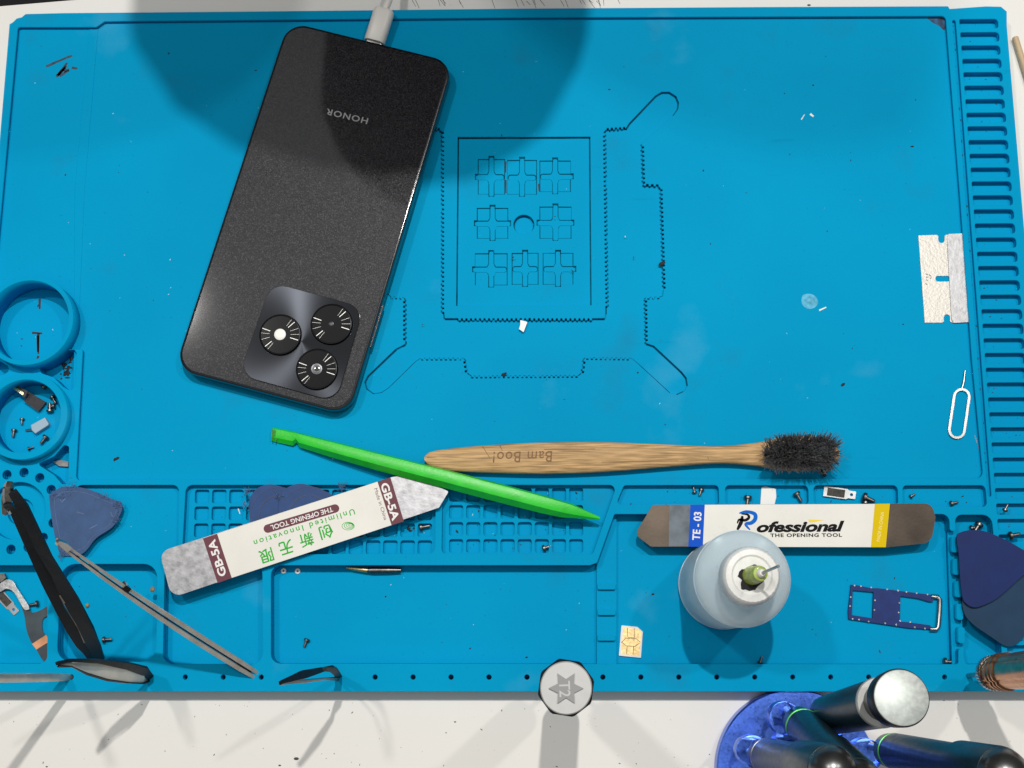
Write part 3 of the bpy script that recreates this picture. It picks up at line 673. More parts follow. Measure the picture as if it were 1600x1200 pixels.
for z_, r_ in ((.2, R-1.2), (3.2, R+.25), (52.5, R+.2)):
    link('moulded_rib', turned(B0+Vector((0, 0, z_)), Bt, [(0, r_-.9), (.3, r_), (.9, r_), (1.2, r_-.9)], 64), RIB, bo, smooth=50)
CAPM = M('grimy_white_cap', (.72, .72, .70), .4, coat=.2, noise=.12, nscale=150)
link('collar', turned(B0+Vector((0, 0, 66)), Bt+Vector((0, 0, 0)), [(0, 10.6), (.4, 10.8), (7, 10.6), (8.6, 10.2), (9.5, 9.4), (9.7, 7.5), (9.2, 6.8), (9.2, 3.5)], 72, flute=lambda k: 1 if k % 2 else .985), CAPM, bo, smooth=30)
top_c = B0+Vector((0, 0, 75)); hubd = Vector((.16, .03, 1))
SOOT = M('black_grime', (.01, .01, .01), .8, noise=.5, nscale=900)
bm = bmesh.new()
pl = [(4.6*(1+.16*sin(3*t+1)+.08*sin(7*t)+.06*sin(13*t))*cos(t)-.4, 4.4*(1+.14*sin(2*t)+.07*cos(5*t)+.05*cos(11*t))*sin(t)-.9) for t in [2*pi*k/40 for k in range(40)]]
link('grime_ring', fillmesh([(top_c.x+x, top_c.y+y) for x, y in pl], [], top_c.z-.3, top_c.z+.45), SOOT, bo)
HUB = M('olive_green_hub', (.30, .40, .06), .45, noise=.25, nscale=500, coat=.2)
hb = link('needle_hub', turned(top_c, top_c+hubd, [(0, 3.5), (3, 3.3), (8, 2.9), (9.5, 2.6), (9.7, 1.6)], 24), HUB, bo, smooth=35)
hc = top_c+hubd*9.3
link('needle_seat', turned(hc, hc+hubd, [(0, 1.7), (1.6, 1.5), (2.2, 1.0)], 16), WHITEP, bo, smooth=40)
hn = hc+hubd*1.5
link('needle', tube([hn, hn+Vector((3.2, 1.6, 14))], [.55, .5], 10), METAL, bo, smooth=50)

# ------------------------------------------------------------------ screwdrivers
def driver(P, Q, prof, mats, name, label, group=None, base_z=None):
    t = thing(name, label, 'screwdriver', (P.x, P.y, P.z), group)
    return t
SILV = M('anodised_silver', (.48, .48, .47), .5, .4, noise=.04, nscale=300)
P, Q = W(881, 1058, 4), W(884.5, 1075, 122)
t2 = thing('precision_screwdriver', 'upright black screwdriver whose silver cap is marked with a grey star, T2', 'screwdriver', tuple(P))
Lq = (Q-P).length
link('shaft', turned(P, Q, [(0, 1), (35, 1), (36, 2)], 16), METAL, t2, smooth=40)
link('grip', turned(P, Q, [(33, 2), (36, 5), (40, 7.4), (Lq-22, 7.4), (Lq-16, 5.2), (Lq-10, 5.2)], 40), BLACKP, t2, smooth=40)
oct_ = lambda k: 1/cos(((2*pi*k/64+pi/8+.15) % (pi/4))-pi/8)*.965
link('cap_nut', turned(P, Q, [(Lq-10.5, 6), (Lq-9.5, 9.0), (Lq-2.2, 9.0), (Lq-1.4, 8.4)], 64, flute=oct_), BLACKM, t2, smooth=25)
capz = link('cap', turned(P, Q, [(Lq-3, 8.35), (Lq-.35, 8.35), (Lq, 8.0)], 56), SILV, t2, smooth=40)
star = []
for k in range(12):
    rr = 27 if k % 2 == 0 else 14.5; t = 2*pi*k/12; star.append((884.5+rr*cos(t), 1075.5+rr*sin(t)))
sz = Q.z+.75
prism('star_mark', star, sz-1.2, sz, M('star_grey', (.27, .27, .27), .5), capz)
text('lettering', 'T2', (882, 1064), (883, 1089), 13, sz, M('pale_print', (.5, .5, .5), .5), capz, bold=.1, zt=.04)

# blue holder
H0 = W(1246, 1206, 8); H0.z = 0
ho = thing('screwdriver_stand', 'round blue anodised screwdriver stand at the lower edge with scalloped rack', 'tool stand', (H0.x, H0.y, 0))
BA = M('blue_anodised', (.09, .20, .75), .3, .85, noise=.15, nscale=900)
NV = M('blue_shade_anodised', (.02, .05, .30), .35, .8)
link('base', turned(H0, H0+Vector((0, 0, 1)), [(0, 31.5), (.8, 32.2), (7, 32.2), (8, 31.6), (8.01, 20)], 90), BA, ho, smooth=30)
def scallop(r0, r1, n, z0, z1, hr, hd_):
    pts = []
    for k in range(180):
        t = 2*pi*k/180; pts.append((H0.x+(r0+(r1-r0)*(.5+.5*math.tanh(1.6*cos(n*t-n*radians(111)))))*cos(t), H0.y+(r0+(r1-r0)*(.5+.5*math.tanh(1.6*cos(n*t-n*radians(111)))))*sin(t)))
    holes = [circ(H0.x+hd_*cos(2*pi*k/n+radians(111)), H0.y+hd_*sin(2*pi*k/n+radians(111)), hr, 28) for k in range(n)]
    return fillmesh(pts, holes, z0, z1, .5)
link('rack_disc', scallop(19, 30.5, 8, 25, 32, 6.2, 23.5), BA, ho, smooth=30)
link('hub_column', turned(H0, H0+Vector((0, 0, 1)), [(7, 13), (12, 12), (27, 12)], 48), NV, ho, smooth=30)
TEAL = M('dark_teal_anodised', (.012, .035, .05), .35, .35, noise=.12, nscale=400)
GRC = M('green_collar', (.01, .11, .03), .3, .6); GRL = M('green_ring', (.12, .60, .12), .35, .3)
GUN = M('gunmetal', (.13, .13, .13), .3, .9)
def sdrv(label, a, b, Rg=7.6, dome=True, grey=False, group='precision screwdrivers standing in the blue stand'):
    P, Q = W(*a), W(*b); L = (Q-P).length; t = thing('precision_screwdriver', label, 'screwdriver', tuple(P), group)
    link('shaft', turned(P-(Q-P).normalized()*20, Q, [(0, 1.6), (21, 1.6)], 14), METAL, t, smooth=40)
    link('collar', turned(P, Q, [(0, 5.5), (1, 6.3), (7, 6.5), (7.2, 6.3)], 36), GUN if grey else GRC, t, smooth=40)
    link('green_ring', turned(P, Q, [(7, 6.6), (7.1, 6.8), (7.8, 6.8), (7.9, 6.6)], 36), GUN if grey else GRL, t, smooth=40)
    link('grip', turned(P, Q, [(7.7, 6.4), (9, 6.8), (L-42, 6.8), (L-38, Rg), (L-10, Rg+.2), (L-8, Rg)], 40), TEAL, t, smooth=40)
    link('cap', turned(P, Q, [(L-9, Rg-.3), (L-7, Rg-.2), (L-4, Rg-1), (L-1.5, Rg-3), (L-.3, Rg-5.5), (L, 1)] if dome else [(L-9, 4.6), (L-4, 4.6), (L-3.4, Rg+.9), (L-.4, Rg+.9), (L, Rg+.4)], 48), GUN if dome else SILV, t, smooth=40)
    return t
sdrv('dark teal screwdriver with green collar leaning across the middle of the blue stand', (1248, 1128, 32), (1352, 1232, 118), 7.6)
sdrv('grey collared screwdriver with a shiny domed end, leftmost in the blue stand', (1192, 1180, 32), (1312, 1206, 122), 8.0, True, True)
sdrv('dark screwdriver with green rings and domed grey end at the lower right of the stand', (1388, 1172, 30), (1584, 1212, 140), 8.0)
# mushroom-capped driver
P, Q = W(1292, 1118, 32), W(1409, 1090, 128)
t = thing('precision_screwdriver', 'teal screwdriver with a big flat silver disc cap tilting over the mat edge', 'screwdriver', tuple(P), 'precision screwdrivers standing in the blue stand')
L = (Q-P).length
link('shaft', turned(P-(Q-P).normalized()*20, Q, [(0, 1.6), (21, 1.6)], 14), METAL, t, smooth=40)
link('grip', turned(P, Q, [(0, 5.5), (2, 7.4), (L-25, 8.2), (L-24, 7.9)], 40), TEAL, t, smooth=40)
link('flange', turned(P, Q, [(L-24.2, 8.1), (L-23.6, 8.3), (L-22.4, 8.3), (L-22, 8.0)], 48), SILV, t, smooth=40)
link('neck', turned(P, Q, [(L-22.5, 6.2), (L-19, 5.6), (L-13, 5.6), (L-10, 6.6)], 40), GUN, t, smooth=40)
link('cap', turned(P, Q, [(L-11, 6.4), (L-8, 8.8), (L-1.2, 9.1), (L-.6, 8.9)], 56), BLACKM, t, smooth=40)
link('cap_disc', turned(P, Q, [(L-2, 8.6), (L-.25, 8.6), (L, 8.3)], 56), M('mottled_steel', (.62, .66, .63), .55, .55, noise=.12, nscale=700), t, smooth=40)

# copper driver
P, Q = W(1549, 1052, 34), W(1712, 1036, 120)
t = thing('precision_screwdriver', 'ribbed copper coloured screwdriver with a knurled silver end at the right border', 'screwdriver', tuple(P))
L = (Q-P).length; fl = lambda k: 1 if k % 2 else .95
link('knurled_ring', turned(P, Q, [(0, 5), (.4, 6.6), (3.6, 6.9), (4, 6.5)], 72, flute=fl), METAL, t, smooth=20)
prof = [(4.2, 6.1), (4.8, 5.7), (9, 6.4)]
for k in range(3): prof += [(9.6+k*3, 6.6), (10.2+k*3, 7.1), (11+k*3, 7.1), (11.6+k*3, 6.4)]
prof += [(22, 6.6), (60, 7.2), (L, 7.2)]
link('grip', turned(P, Q, prof, 40, flute=lambda k: 1 if k % 8 else .93), COPPER, t, smooth=25)
link('shaft', turned(P-(Q-P).normalized()*26, Q, [(0, 1), (27, 1)], 12), METAL, t, smooth=40)

# ------------------------------------------------------------------ picks
def pick(label, pts, z, th, mat, group='blue triangular plastic picks', ringpx=None, name='opening_pick'):
    zz = z+th
    p = PX(smoothpoly(pts), zz); me = fillmesh(p, [], z, zz, .2); c_ = W(*[sum(q[k] for q in pts)/len(pts) for k in (0, 1)], z)
    t = thing(name, label, 'opening pick', tuple(c_), group)
    link('body', me, mat, t, smooth=18)
    return t, zz
PB = M('blue_pick_plastic', (.045, .095, .215), .55, spec=.2, noise=.12, nscale=180, bump=.3, bscale=700)
PBR = M('pick_worn_edge', (.07, .13, .27), .6, noise=.3, nscale=500)
PB2 = M('blue_pick_plastic_dark', (.025, .065, .19), .55, spec=.2, noise=.15, nscale=200)
PN = M('navy_pick_plastic', (.010, .024, .115), .5, spec=.15, noise=.08, nscale=120); PS = M('slate_pick_plastic', (.014, .045, .095), .5, spec=.15, noise=.1, nscale=120)
FUZZ = M('frayed_plastic', (.10, .17, .33), .8, noise=.4, nscale=1500)
pts = [(79, 772), (95, 761.5), (112, 760), (137, 764), (162, 774), (180, 781.5), (188, 784), (191, 794), (186, 807), (175, 824), (150, 841), (129, 865), (100, 868.5), (92, 861), (86, 839), (80, 807), (77.5, 782)]
t, zz = pick('scuffed blue pick with frayed corners beside the round cups', pts, 10.1, .9, PB)
cx_, cy_ = 130, 812
inn = [(cx_+(x-cx_)*.86, cy_+(y-cy_)*.86) for x, y in pts]; inn2 = [(cx_+(x-cx_)*.845, cy_+(y-cy_)*.845) for x, y in pts]
link('moulded_ring', fillmesh(PX(smoothpoly(inn), zz), [PX(smoothpoly(inn2), zz)], zz-.1, zz+.1), PBR, t)
stroke('scratches', [((94, 783), (98, 775)), ((96, 785), (102, 779)), ((173, 800), (176, 808)), ((120, 800), (131, 803)), ((140, 826), (152, 820))], zz, PBR, t, 2.0)
def fray(parent, spots, z):
    for (x, y, n_, s_) in spots:
        bm = bmesh.new()
        for _ in range(n_):
            p = W(x+random.gauss(0, s_), y+random.gauss(0, s_), z); a = random.uniform(0, 6.3); l = random.uniform(.5, 1.6); h = random.uniform(.1, .7)
            d = Vector((cos(a)*l, sin(a)*l, h)); u = Vector((-sin(a), cos(a), 0))*.12
            vs = [bm.verts.new(q) for q in (p-u, p+u, p+d)]; v4 = bm.verts.new(p+Vector((0, 0, .2)))
            bm.faces.new(vs); bm.faces.new((vs[0], v4, vs[2])); bm.faces.new((vs[1], v4, vs[2]))
        link('frayed_edge', frombm(bm), FUZZ, parent)['kind'] = 'stuff'
fray(t, [(184, 790, 90, 3.2), (181, 812, 40, 3), (84, 774, 50, 3), (97, 867, 40, 3), (97, 776, 25, 2), (110, 761, 50, 6), (160, 774, 40, 6)], zz)
def rndpick(label, cx, cy, z, mat):
    pts = []
    for k in range(24):
        a = 2*pi*k/24; r = 50*(1+.10*cos(3*a+.4)); pts.append((cx+r*cos(a), cy+r*sin(a)*.96))
    t, zz = pick(label, pts, z, .9, mat)
    for r0, r1 in ((44, 43.2), (31, 29.5)):
        link('moulded_ring', fillmesh(wcirc(cx, cy, r0, zz, 56), [wcirc(cx, cy, r1, zz, 56)], zz-.1, zz+.12), M('pick_groove', (.008, .018, .08), .5), t)
    return t, zz
t, zz = rndpick('left one of the two overlapping blue picks half hidden under the white card', 435, 805, 9.3, PB2)
fray(t, [(388, 768, 50, 3), (384, 790, 30, 3)], zz)
t, zz = rndpick('blue pick overlapping its twin in the square grid under the white card', 482, 804, 10.7, PB2)
fray(t, [(534, 760, 60, 4), (437, 775, 60, 3)], zz)
pick('slate blue pick leaning beneath the dark navy one at the right edge', [(1507, 930), (1506, 956), (1520, 975), (1550, 996), (1568, 1008), (1580, 1009.5), (1591, 1004), (1606, 985), (1624, 940), (1622, 905), (1590, 885), (1540, 890)], 11, .9, PS)
pick('dark navy pick over the slots at the right edge', [(1495, 839), (1503, 831), (1520, 828), (1540, 830.5), (1570, 843), (1600, 860), (1622, 876), (1620, 888), (1599, 899), (1577, 919), (1556, 936), (1536, 946), (1522, 949), (1511, 944), (1504, 933), (1500, 900), (1498, 865)], 12.6, .9, PN)

# ------------------------------------------------------------------ tweezers standing in the pin holes
TWS = 'tweezers and pry tools standing in the pin holes'
def tw(label, name='tweezers', cat='tweezers', at_=(0, 0)):
    return thing(name, label, cat, tuple(W(at_[0], at_[1], 6)), TWS)
t = tw('large black tweezers leaning up over the round cup with holes', at_=(150, 1040))
def lerprows(rows): return rows
la = [(5, 790, 98, 17, 786, 98), (15, 800, 92, 26, 794, 92), (46, 870, 72, 60, 862, 72), (65, 912, 58, 84, 902, 58), (87, 955, 44, 100, 948, 44), (104, 986, 32, 121, 978, 32), (119, 1009, 23, 132, 1003, 23), (128, 1018, 18, 138, 1012, 18), (140, 1032, 10, 147, 1030, 10)]
lb = [(14, 774, 104, 26, 765, 104), (26, 793, 95, 44, 790, 95), (58, 860, 77, 81, 870, 75), (80, 897, 64, 100, 899, 62), (97, 938, 50, 123, 935, 48), (120, 974, 36, 146, 981, 34), (132, 1000, 25, 154, 1001, 23), (138, 1010, 20, 158, 1010, 18), (147, 1030, 10, 163, 1030, 10)]
link('arm', ribbon(la, 1.3), BLACKM, t, smooth=30); link('arm', ribbon(lb, 1.3), BLACKM, t, smooth=30)
link('joint', ribbon([(6, 800, 92, 12, 803, 92), (3, 778, 99, 20, 774, 100), (5, 762, 104, 22, 760, 104), (10, 756, 106, 18, 756, 106)], 2.2), METAL_D, t, smooth=40)
link('arm_edge', ribbon([(5, 762, 105.5, 8, 762, 105.5), (3.5, 775, 101, 7.5, 775, 101), (6, 790, 97, 10, 789, 97), (14, 803, 92, 18, 801, 92)], .8), METAL, t, smooth=30)
link('inner_face', ribbon([(92, 930, 54, 94, 929, 54), (108, 958, 43, 112, 957, 43), (122, 982, 33, 127, 981, 33), (131, 1004, 24, 137, 1003, 24)], .5), METAL_D, t)
t = tw('slim silver tweezers leaning from a pin hole up to the scuffed blue pick', at_=(408, 1056))
BEI = M('warm_steel', (.52, .48, .42), .4, .5, noise=.15, nscale=200)
def arm_rows(a, b, za, zb, o0, o1, n=12, bow=0, sgn=1):
    A, B = Vector(a), Vector(b); d = (B-A).normalized(); u = Vector((d.y, -d.x)); rows = []
    for i in range(n+1):
        t = i/n; c = A+(B-A)*t+u*bow*sin(pi*t); z = za+(zb-za)*t
        w0 = o0[0]+(o0[1]-o0[0])*min(1, t*1.6); w1 = o1[0]+(o1[1]-o1[0])*min(1, t*1.6)
        if t > .93: w0 *= .8; w1 *= .8
        p, q = c+u*w0, c+u*w1; rows.append((p.x, p.y, z, q.x, q.y, z))
    return rows
link('arm', ribbon(arm_rows((89, 845), (404, 1056), 104, 8, (.3, .7), (3.8, 7.4), bow=-4), 1.8), BEI, t, smooth=30)
link('arm', ribbon(arm_rows((90, 848), (402, 1057), 103, 8, (-3.8, -7.4), (-.3, -.7), bow=-5), 1.8), BEI, t, smooth=30)
link('grip_tip', ribbon([(88, 846, 106.5, 93, 843.5, 106.5), (96, 855, 103, 104, 848, 103), (104, 862, 99.5, 112, 855, 99.5)], 1.2), METAL, t, smooth=30)
link('spacer', ribbon([(190, 916, 72, 196, 911, 72), (198, 923, 70, 203, 917, 70)], 3.5), BLACKP, t)
link('gap_shade', ribbon(arm_rows((92, 850), (398, 1053), 100, 8, (-1.2, -1.2), (1.2, 1.2), bow=-4), .8), BLACKP, t)  # black filler strip set in as the shade between the two arms
t = tw('curved black tweezers with an inner face pale from reflected light beside the big black pair', at_=(232, 1058))
link('arm', ribbon([(88, 1036, 84, 92, 1040, 84), (105, 1032, 76, 112, 1041, 76), (130, 1031, 66, 135, 1052, 63), (165, 1033, 52, 168, 1062, 48), (200, 1040, 36, 200, 1066, 32), (225, 1050, 20, 222, 1067, 16), (238, 1056, 6, 232, 1064, 6)], .9), M('reflection_pale_steel', (.80, .74, .63), .5, .25, noise=.08, nscale=150), t, smooth=30)  # inner face: white light it reflects is put into its pale base colour
link('arm', ribbon([(88, 1034, 86, 90, 1039, 86), (110, 1029, 78, 112, 1034.5, 77), (150, 1030, 62, 152, 1036, 60), (200, 1035, 40, 196, 1045, 38), (231, 1043, 24, 222, 1054, 20), (240, 1056, 8, 233, 1063, 8)], 1.2), BLACKM, t, smooth=30)
link('arm_edge', ribbon([(90, 1040, 85, 92, 1041.5, 85), (112, 1041, 77, 114, 1043, 76), (135, 1052, 64.5, 137, 1054, 64), (168, 1062, 49.5, 170, 1064, 49), (200, 1066, 33.5, 201, 1068, 33), (222, 1067, 18, 223, 1069, 17), (236, 1062, 7, 237, 1064, 7)], .9), BLACKM, t)
t = tw('small black bent tweezers standing right of the silver pair', at_=(527, 1058))
link('arm', ribbon([(437, 1064, 82, 440, 1069.5, 82), (470, 1048, 68, 478, 1060, 66), (500, 1043, 52, 505, 1050, 50), (521, 1041, 40, 514, 1048, 38), (528, 1045, 28, 520, 1053, 26), (534, 1056, 8, 526, 1062, 8)], 1.2), BLACKM, t, smooth=30)
link('arm', ribbon([(437, 1066, 80, 438, 1070.5, 80), (478, 1062, 60, 478, 1066, 59), (505, 1059.5, 42, 505, 1062, 41), (532, 1058, 8, 529, 1063, 8)], .9), METAL_D, t, smooth=30)
P, Q = W(116, 1058, 4), W(-70, 1060, 92)
o = link('metal_rod', turned(P, Q, [(0, 1), (3, 1.5), (20, 1.7), ((Q-P).length, 1.7)], 20), BEI, smooth=50); tag(o, 'thin beige metal rod rising from the leftmost pin hole', 'pry tool', TWS)

# ------------------------------------------------------------------ flex cable, brackets, small parts
fx = thing('flex_cable', 'dark flexible circuit cable with shiny folded top and copper contacts in the lower left tray', 'flex cable', tuple(W(40, 960, 3)))
FM = M('flex_dark', (.028, .045, .055), .35, spec=.5, noise=.2, nscale=200)
prism('flex_strip', smoothpoly([(0, 913), (10, 907), (20, 909), (28, 922), (46, 953), (52, 957), (64, 953), (80, 944), (82, 951), (79, 960), (67, 967), (66, 984), (70, 992), (77, 1003), (76, 1022), (74, 1034), (66, 1030), (55, 1012), (47, 1000), (41, 982), (37, 958), (24, 928), (10, 921), (0, 930), (-14, 940), (-14, 920)], 4), 3.6, 4.0, FM, fx)
prism('shiny_fold', smoothpoly([(0, 912), (10, 905.5), (20, 908), (27, 920), (45, 948), (42, 953), (36, 950), (22, 926), (10, 920), (0, 925), (-10, 928)], 4), 4.0, 5.2, M('crinkled_foil', (.42, .43, .43), .32, 1, noise=.3, nscale=300, bump=1, bscale=260), fx, bev=.35)
prism('contact_pad', [(50, 1006), (72, 992), (77, 1002), (57, 1015)], 3.9, 4.12, COPPER, fx)
prism('contact_pad', [(74, 948), (80, 943), (83, 950), (79, 957)], 3.9, 4.12, COPPER, fx)
prism('connector', rnd([(-10, 898), (6, 896), (9, 903), (2, 909), (-10, 912)], .5), 4, 6, METAL_D, fx, bev=.2)
def bracket(label, a, b, wd, z, inner, name='metal_bracket'):
    A, B = Vector(a), Vector(b); d = (B-A).normalized(); u = Vector((-d.y, d.x)); L = (B-A).length
    f = lambda s, t: tuple(A+d*s+u*t)
    outl = rnd([f(0, -wd), f(L*.72, -wd), f(L*.78, -wd*.75), f(L, -wd*.75), f(L, wd*.75), f(L*.78, wd*.75), f(L*.72, wd), f(0, wd)], [.6, .4, .2, 1.2, 1.2, .2, .4, .6])
    hole = [tuple(A+d*(L*.87)+(d*cos(t)+u*sin(t))*wd*.32) for t in [2*pi*k/14 for k in range(14)]]
    t = thing(name, label, 'bracket', tuple(W(*a, z)))
    prism('plate', outl, z, z+.5, METAL, t, holes=[hole], bev=.1)
    prism('pad', [f(L*.12, -wd*.75), f(L*.66, -wd*.75), f(L*.66, wd*.75), f(L*.12, wd*.75)], z+.45, z+.75, inner, t)
    return t
DP = M('dark_pad', (.05, .045, .04), .8, noise=.5, nscale=900)
bracket('small metal bracket with a black pad left of the flex cable', (-10, 918), (26, 958), 7.5, 3.1, DP)
bracket('small metal bracket with a dark pad in the narrow tray above the yellow band', (1287, 767), (1337, 774), 8, 7.3, DP)
# micro connector, gold fingers in second cup
mc = thing('memory_connector', 'dark chip board with gold contact fingers in the lower ring cup', 'chip', tuple(W(52, 628, 3)))
prism('board', rnd([(44, 612), (72, 628), (60, 643), (37, 627)], .3), 4.2, 5.2, DARKG, mc, bev=.1)
prism('flex_tail', [(27, 602), (44, 612), (38, 621), (22, 606)], 7.6, 8.0, DP, mc)
ms = [fillmesh(PX([(22.5+3*k, 604+2*k), (25+3*k, 605.6+2*k), (23.6+3*k, 609.5+2*k), (21.2+3*k, 607.9+2*k)], 8.3), [], 8.0, 8.3) for k in range(5)]
link('contact_fingers', joinme(ms), M('bright_gold', (.95, .75, .35), .25, 1), mc)
pc = thing('plastic_connector', 'pale grey plastic block with a metal prong in the lower ring cup', 'connector', tuple(W(62, 665, 3)))
prism('block', [(48, 664), (70, 652), (76, 662), (75, 664.5), (55, 677.5), (49, 672)], 3.05, 5.5, M('pale_grey_plastic', (.30, .42, .50), .5), pc, bev=.3)
link('prong', tube([W(50, 671, 4), W(40, 672.5, 3.8)], .5, 8), METAL, pc)
o = prism('paper_scrap', [(1190, 761), (1196, 760), (1212, 764), (1213, 776), (1210, 789.5), (1188, 789)], 6.6, 7.0, WHITEP); tag(o, 'torn white paper scrap poking out above the white card, middle narrow tray', 'scrap')
o = prism('paper_scrap', [(813, 500), (824, 503), (818, 519), (811, 514), (813, 507)], 8.02, 8.25, WHITEP); tag(o, 'tiny torn white scrap under the serrated frame in the middle of the mat', 'scrap')
o = prism('plastic_chip', [(83, 721), (95, 719), (106, 721), (106, 729), (92, 728)], 3.1, 4.6, M('dirty_beige', (.28, .26, .24), .7, noise=.3, nscale=300)); tag(o, 'dirty beige sliver in the corner pocket under the lower ring cup', 'scrap')
o = link('wooden_stick', turned(W(1586, 58, 2), W(1622, 175, 2), [(0, 1.1), (.3, 1.4), (40, 1.4)], 20), M('pale_wood', (.55, .40, .24), .6, noise=.15, nscale=60), smooth=40); tag(o, 'thin pale wooden stick on the table at the upper right edge', 'stick')
bi = thing('tool_bit', 'dirty black bit with a brass tip against the wall of the long tray', 'tool bit', tuple(W(585, 890, 3)))
link('brass_tip', turned(W(541, 887, 5.2), W(575, 891, 5), [(0, .3), (3, .9), (6, 1.0), (9, 1.2)], 14), BRASS, bi, smooth=50)
link('body', turned(W(574, 891, 5), W(630, 891, 5), [(0, 1.1), (2, 1.4), (9, 1.3), (14, 1.0)], 14), METAL_D, bi, smooth=50)
stroke('hair_pin', [((1523, 680), (1531, 706)), ((1531, 706), (1534, 705))], 8.05, METAL_D, None, 1.0)
o = bpy.data.objects['hair_pin']; tag(o, 'fine bent dark wire beside the loop tool at the right', 'wire')

# washers
for x, y, l in ((443, 892, 'tiny bright washer in the corner of the long tray, left of its pair'), (465, 892.5, 'tiny bright washer in the long tray, right of its pair')):
    o = link('washer', fillmesh(wcirc(x, y, 4.2, 3.6, 18), [wcirc(x, y, 1.6, 3.6, 12)], 3.05, 3.6), METAL); tag(o, l, 'washer', 'two tiny washers')

# screws: one prototype, then copies
sp = thing('machine_screw', '', 'screw', (0, 0, 0), 'loose tiny screws on the mat')
link('head', turned((0, 0, 0), (1, 0, 0), [(0, .9), (.25, 1.15), (.8, 1.15), (.81, .5)], 14), METAL_D, sp, smooth=35)
link('shank', turned((.8, 0, 0), (1, 0, 0), [(0, .55), (.3, .48), (.6, .56), (.9, .48), (1.2, .56), (1.5, .48), (1.9, .55), (2.4, .4)], 10), METAL_D, sp, smooth=35)
SCREWS = [(68, 607, 3, 40, 1.2, 'screw against the far wall of the lower ring cup'), (83, 620, 3, -60, 1.1, 'screw beside the dark chip in the lower ring cup'),
          (80, 645, 3, 95, 1.3, 'upright looking screw at the right of the lower ring cup'), (88, 635, 3, 190, 1.1, 'screw touching another one at the right of the lower ring cup'),
          (36, 654, 3, 270, .9, 'short screw in the middle of the lower ring cup'), (24, 671, 3, 265, 1.1, 'screw at the lower left inside the lower ring cup'),
          (75, 682, 3, 235, 1.3, 'long thin screw right of the pale plastic block'), (45, 702, 3, 20, .8, 'tiny screw at the bottom of the lower ring cup'),
          (62, 943, 3, 190, 1.2, 'screw between the flex cable and the black tweezers'), (1010+358, 0, 0, 0, 0, None),
          (1168, 775, 6.5, 262, 1.5, 'black screw left of the torn paper scrap'), (1085, 771, 6.5, 100, .9, 'bright bent screw in the first narrow tray'),
          (1096, 764, 6.5, 250, 1.0, 'dark screw against the wall of the first narrow tray'), (1346, 776, 6.5, -25, 1.7, 'black screw right of the padded bracket'),
          (1352, 784, 6.5, 240, 1.3, 'pale screw half under the white card beneath the black one'), (1242, 770, 6.5, 300, 1.4, 'dark screw lump in the second narrow tray'),
          (1421, 777, 6.5, 30, .8, 'small dark screw at the left of the last narrow tray'), (1483, 788, 6.5, 15, 1.1, 'screw at the lower side of the last narrow tray'),
          (1529, 818, 3, 235, 1.6, 'greenish screw in the small corner tray above the navy pick'), (1514, 826, 3, 10, 1.1, 'black screw at the upper edge of the navy pick'),
          (1574, 838, 10, 10, 1.5, 'black screw on the slot rail above the navy pick'), (1568, 799, 10, 60, 1.0, 'screw on the slot rail, upper one at its left edge'),
          (1472, 1034, 3, 0, 1.5, 'black screw in the lower corner of the lower right tray'), (1535, 1033, 3, 30, 1.0, 'dark screw in the corner near the copper screwdriver'),
          (1187, 1036, 3, 70, .9, 'small brown screw at the front edge of the tray below the bottle'), (481, 998, 3, 250, 1.1, 'dark screw alone in the long tray'),
          (162, 1000, 3, 5, 1.2, 'black screw right of the big black tweezers'), (1283, 742, 8, 40, 1.5, 'black screw just below the toothbrush head'),
          (656, 825, 4.4, 10, 1.4, 'dark crumbly screw in the square grid below the white card'), (848, 858, 4.4, 20, 1.3, 'brown screw in a bottom square of the right grid')]
first = True
for x, y, z, a, s_, lab in SCREWS:
    if not lab: continue
    if first: r = sp; first = False
    else:
        r = sp.copy(); COL.objects.link(r)
        for ch in sp.children:
            c = ch.copy(); COL.objects.link(c); c.parent = r
    r.location = (W(x, y, z)+Vector((0, 0, 1.1*s_)))*S; r.rotation_euler = (0, 0, radians(a)); r.scale = (s_,)*3; r['label'] = lab

# crumbs: dark and pale, uncountable
def crumbs(name, boxes, mat, label, cat, smin, smax):
    bm = bmesh.new()
    for (x0, y0, x1, y1, z, n_) in boxes:
        for _ in range(n_):
            p = W(random.uniform(x0, x1), random.uniform(y0, y1), z); s_ = random.uniform(smin, smax)*random.choice((.6, .8, 1, 1.6))
            m4 = Matrix.Translation(p+Vector((0, 0, s_*.3))) @ Matrix.Rotation(random.uniform(0, 6.3), 4, 'Z') @ Matrix.Diagonal((s_*random.uniform(.6, 2.0), s_*random.uniform(.4, .9), s_*.4, 1))
            bmesh.ops.create_icosphere(bm, subdivisions=1, radius=1, matrix=m4)
    o = link(name, frombm(bm), mat); o['kind'] = 'stuff'; tag(o, label, cat)
    return o
DK = M('dark_crumb', (.02, .018, .018), .8, noise=.6, nscale=900)
crumbs('dark_debris', [(30, 60, 1470, 740, 8, 110), (1500, 36, 1560, 780, 7.2+.8, 0), (430, 900, 925, 1030, 3, 14), (970, 820, 1470, 1030, 3, 22), (98, 895, 236, 1025, 3, 8), (265, 895, 400, 1025, 3, 6),
                       (300, 765, 670, 860, 4.4, 40), (700, 763, 905, 862, 4.4, 60), (975, 765, 1120, 788, 6.5, 14), (1136, 765, 1260, 788, 6.5, 10), (1275, 765, 1400, 788, 6.5, 12), (1414, 765, 1538, 788, 6.5, 8),
                       (10, 595, 85, 700, 3, 8), (86, 555, 116, 600, 3, 12), (0, 460, 95, 545, 3, 9)], DK, 'scattered dark specks and filings over the blue mat', 'debris', .12, .34)
bm = bmesh.new()
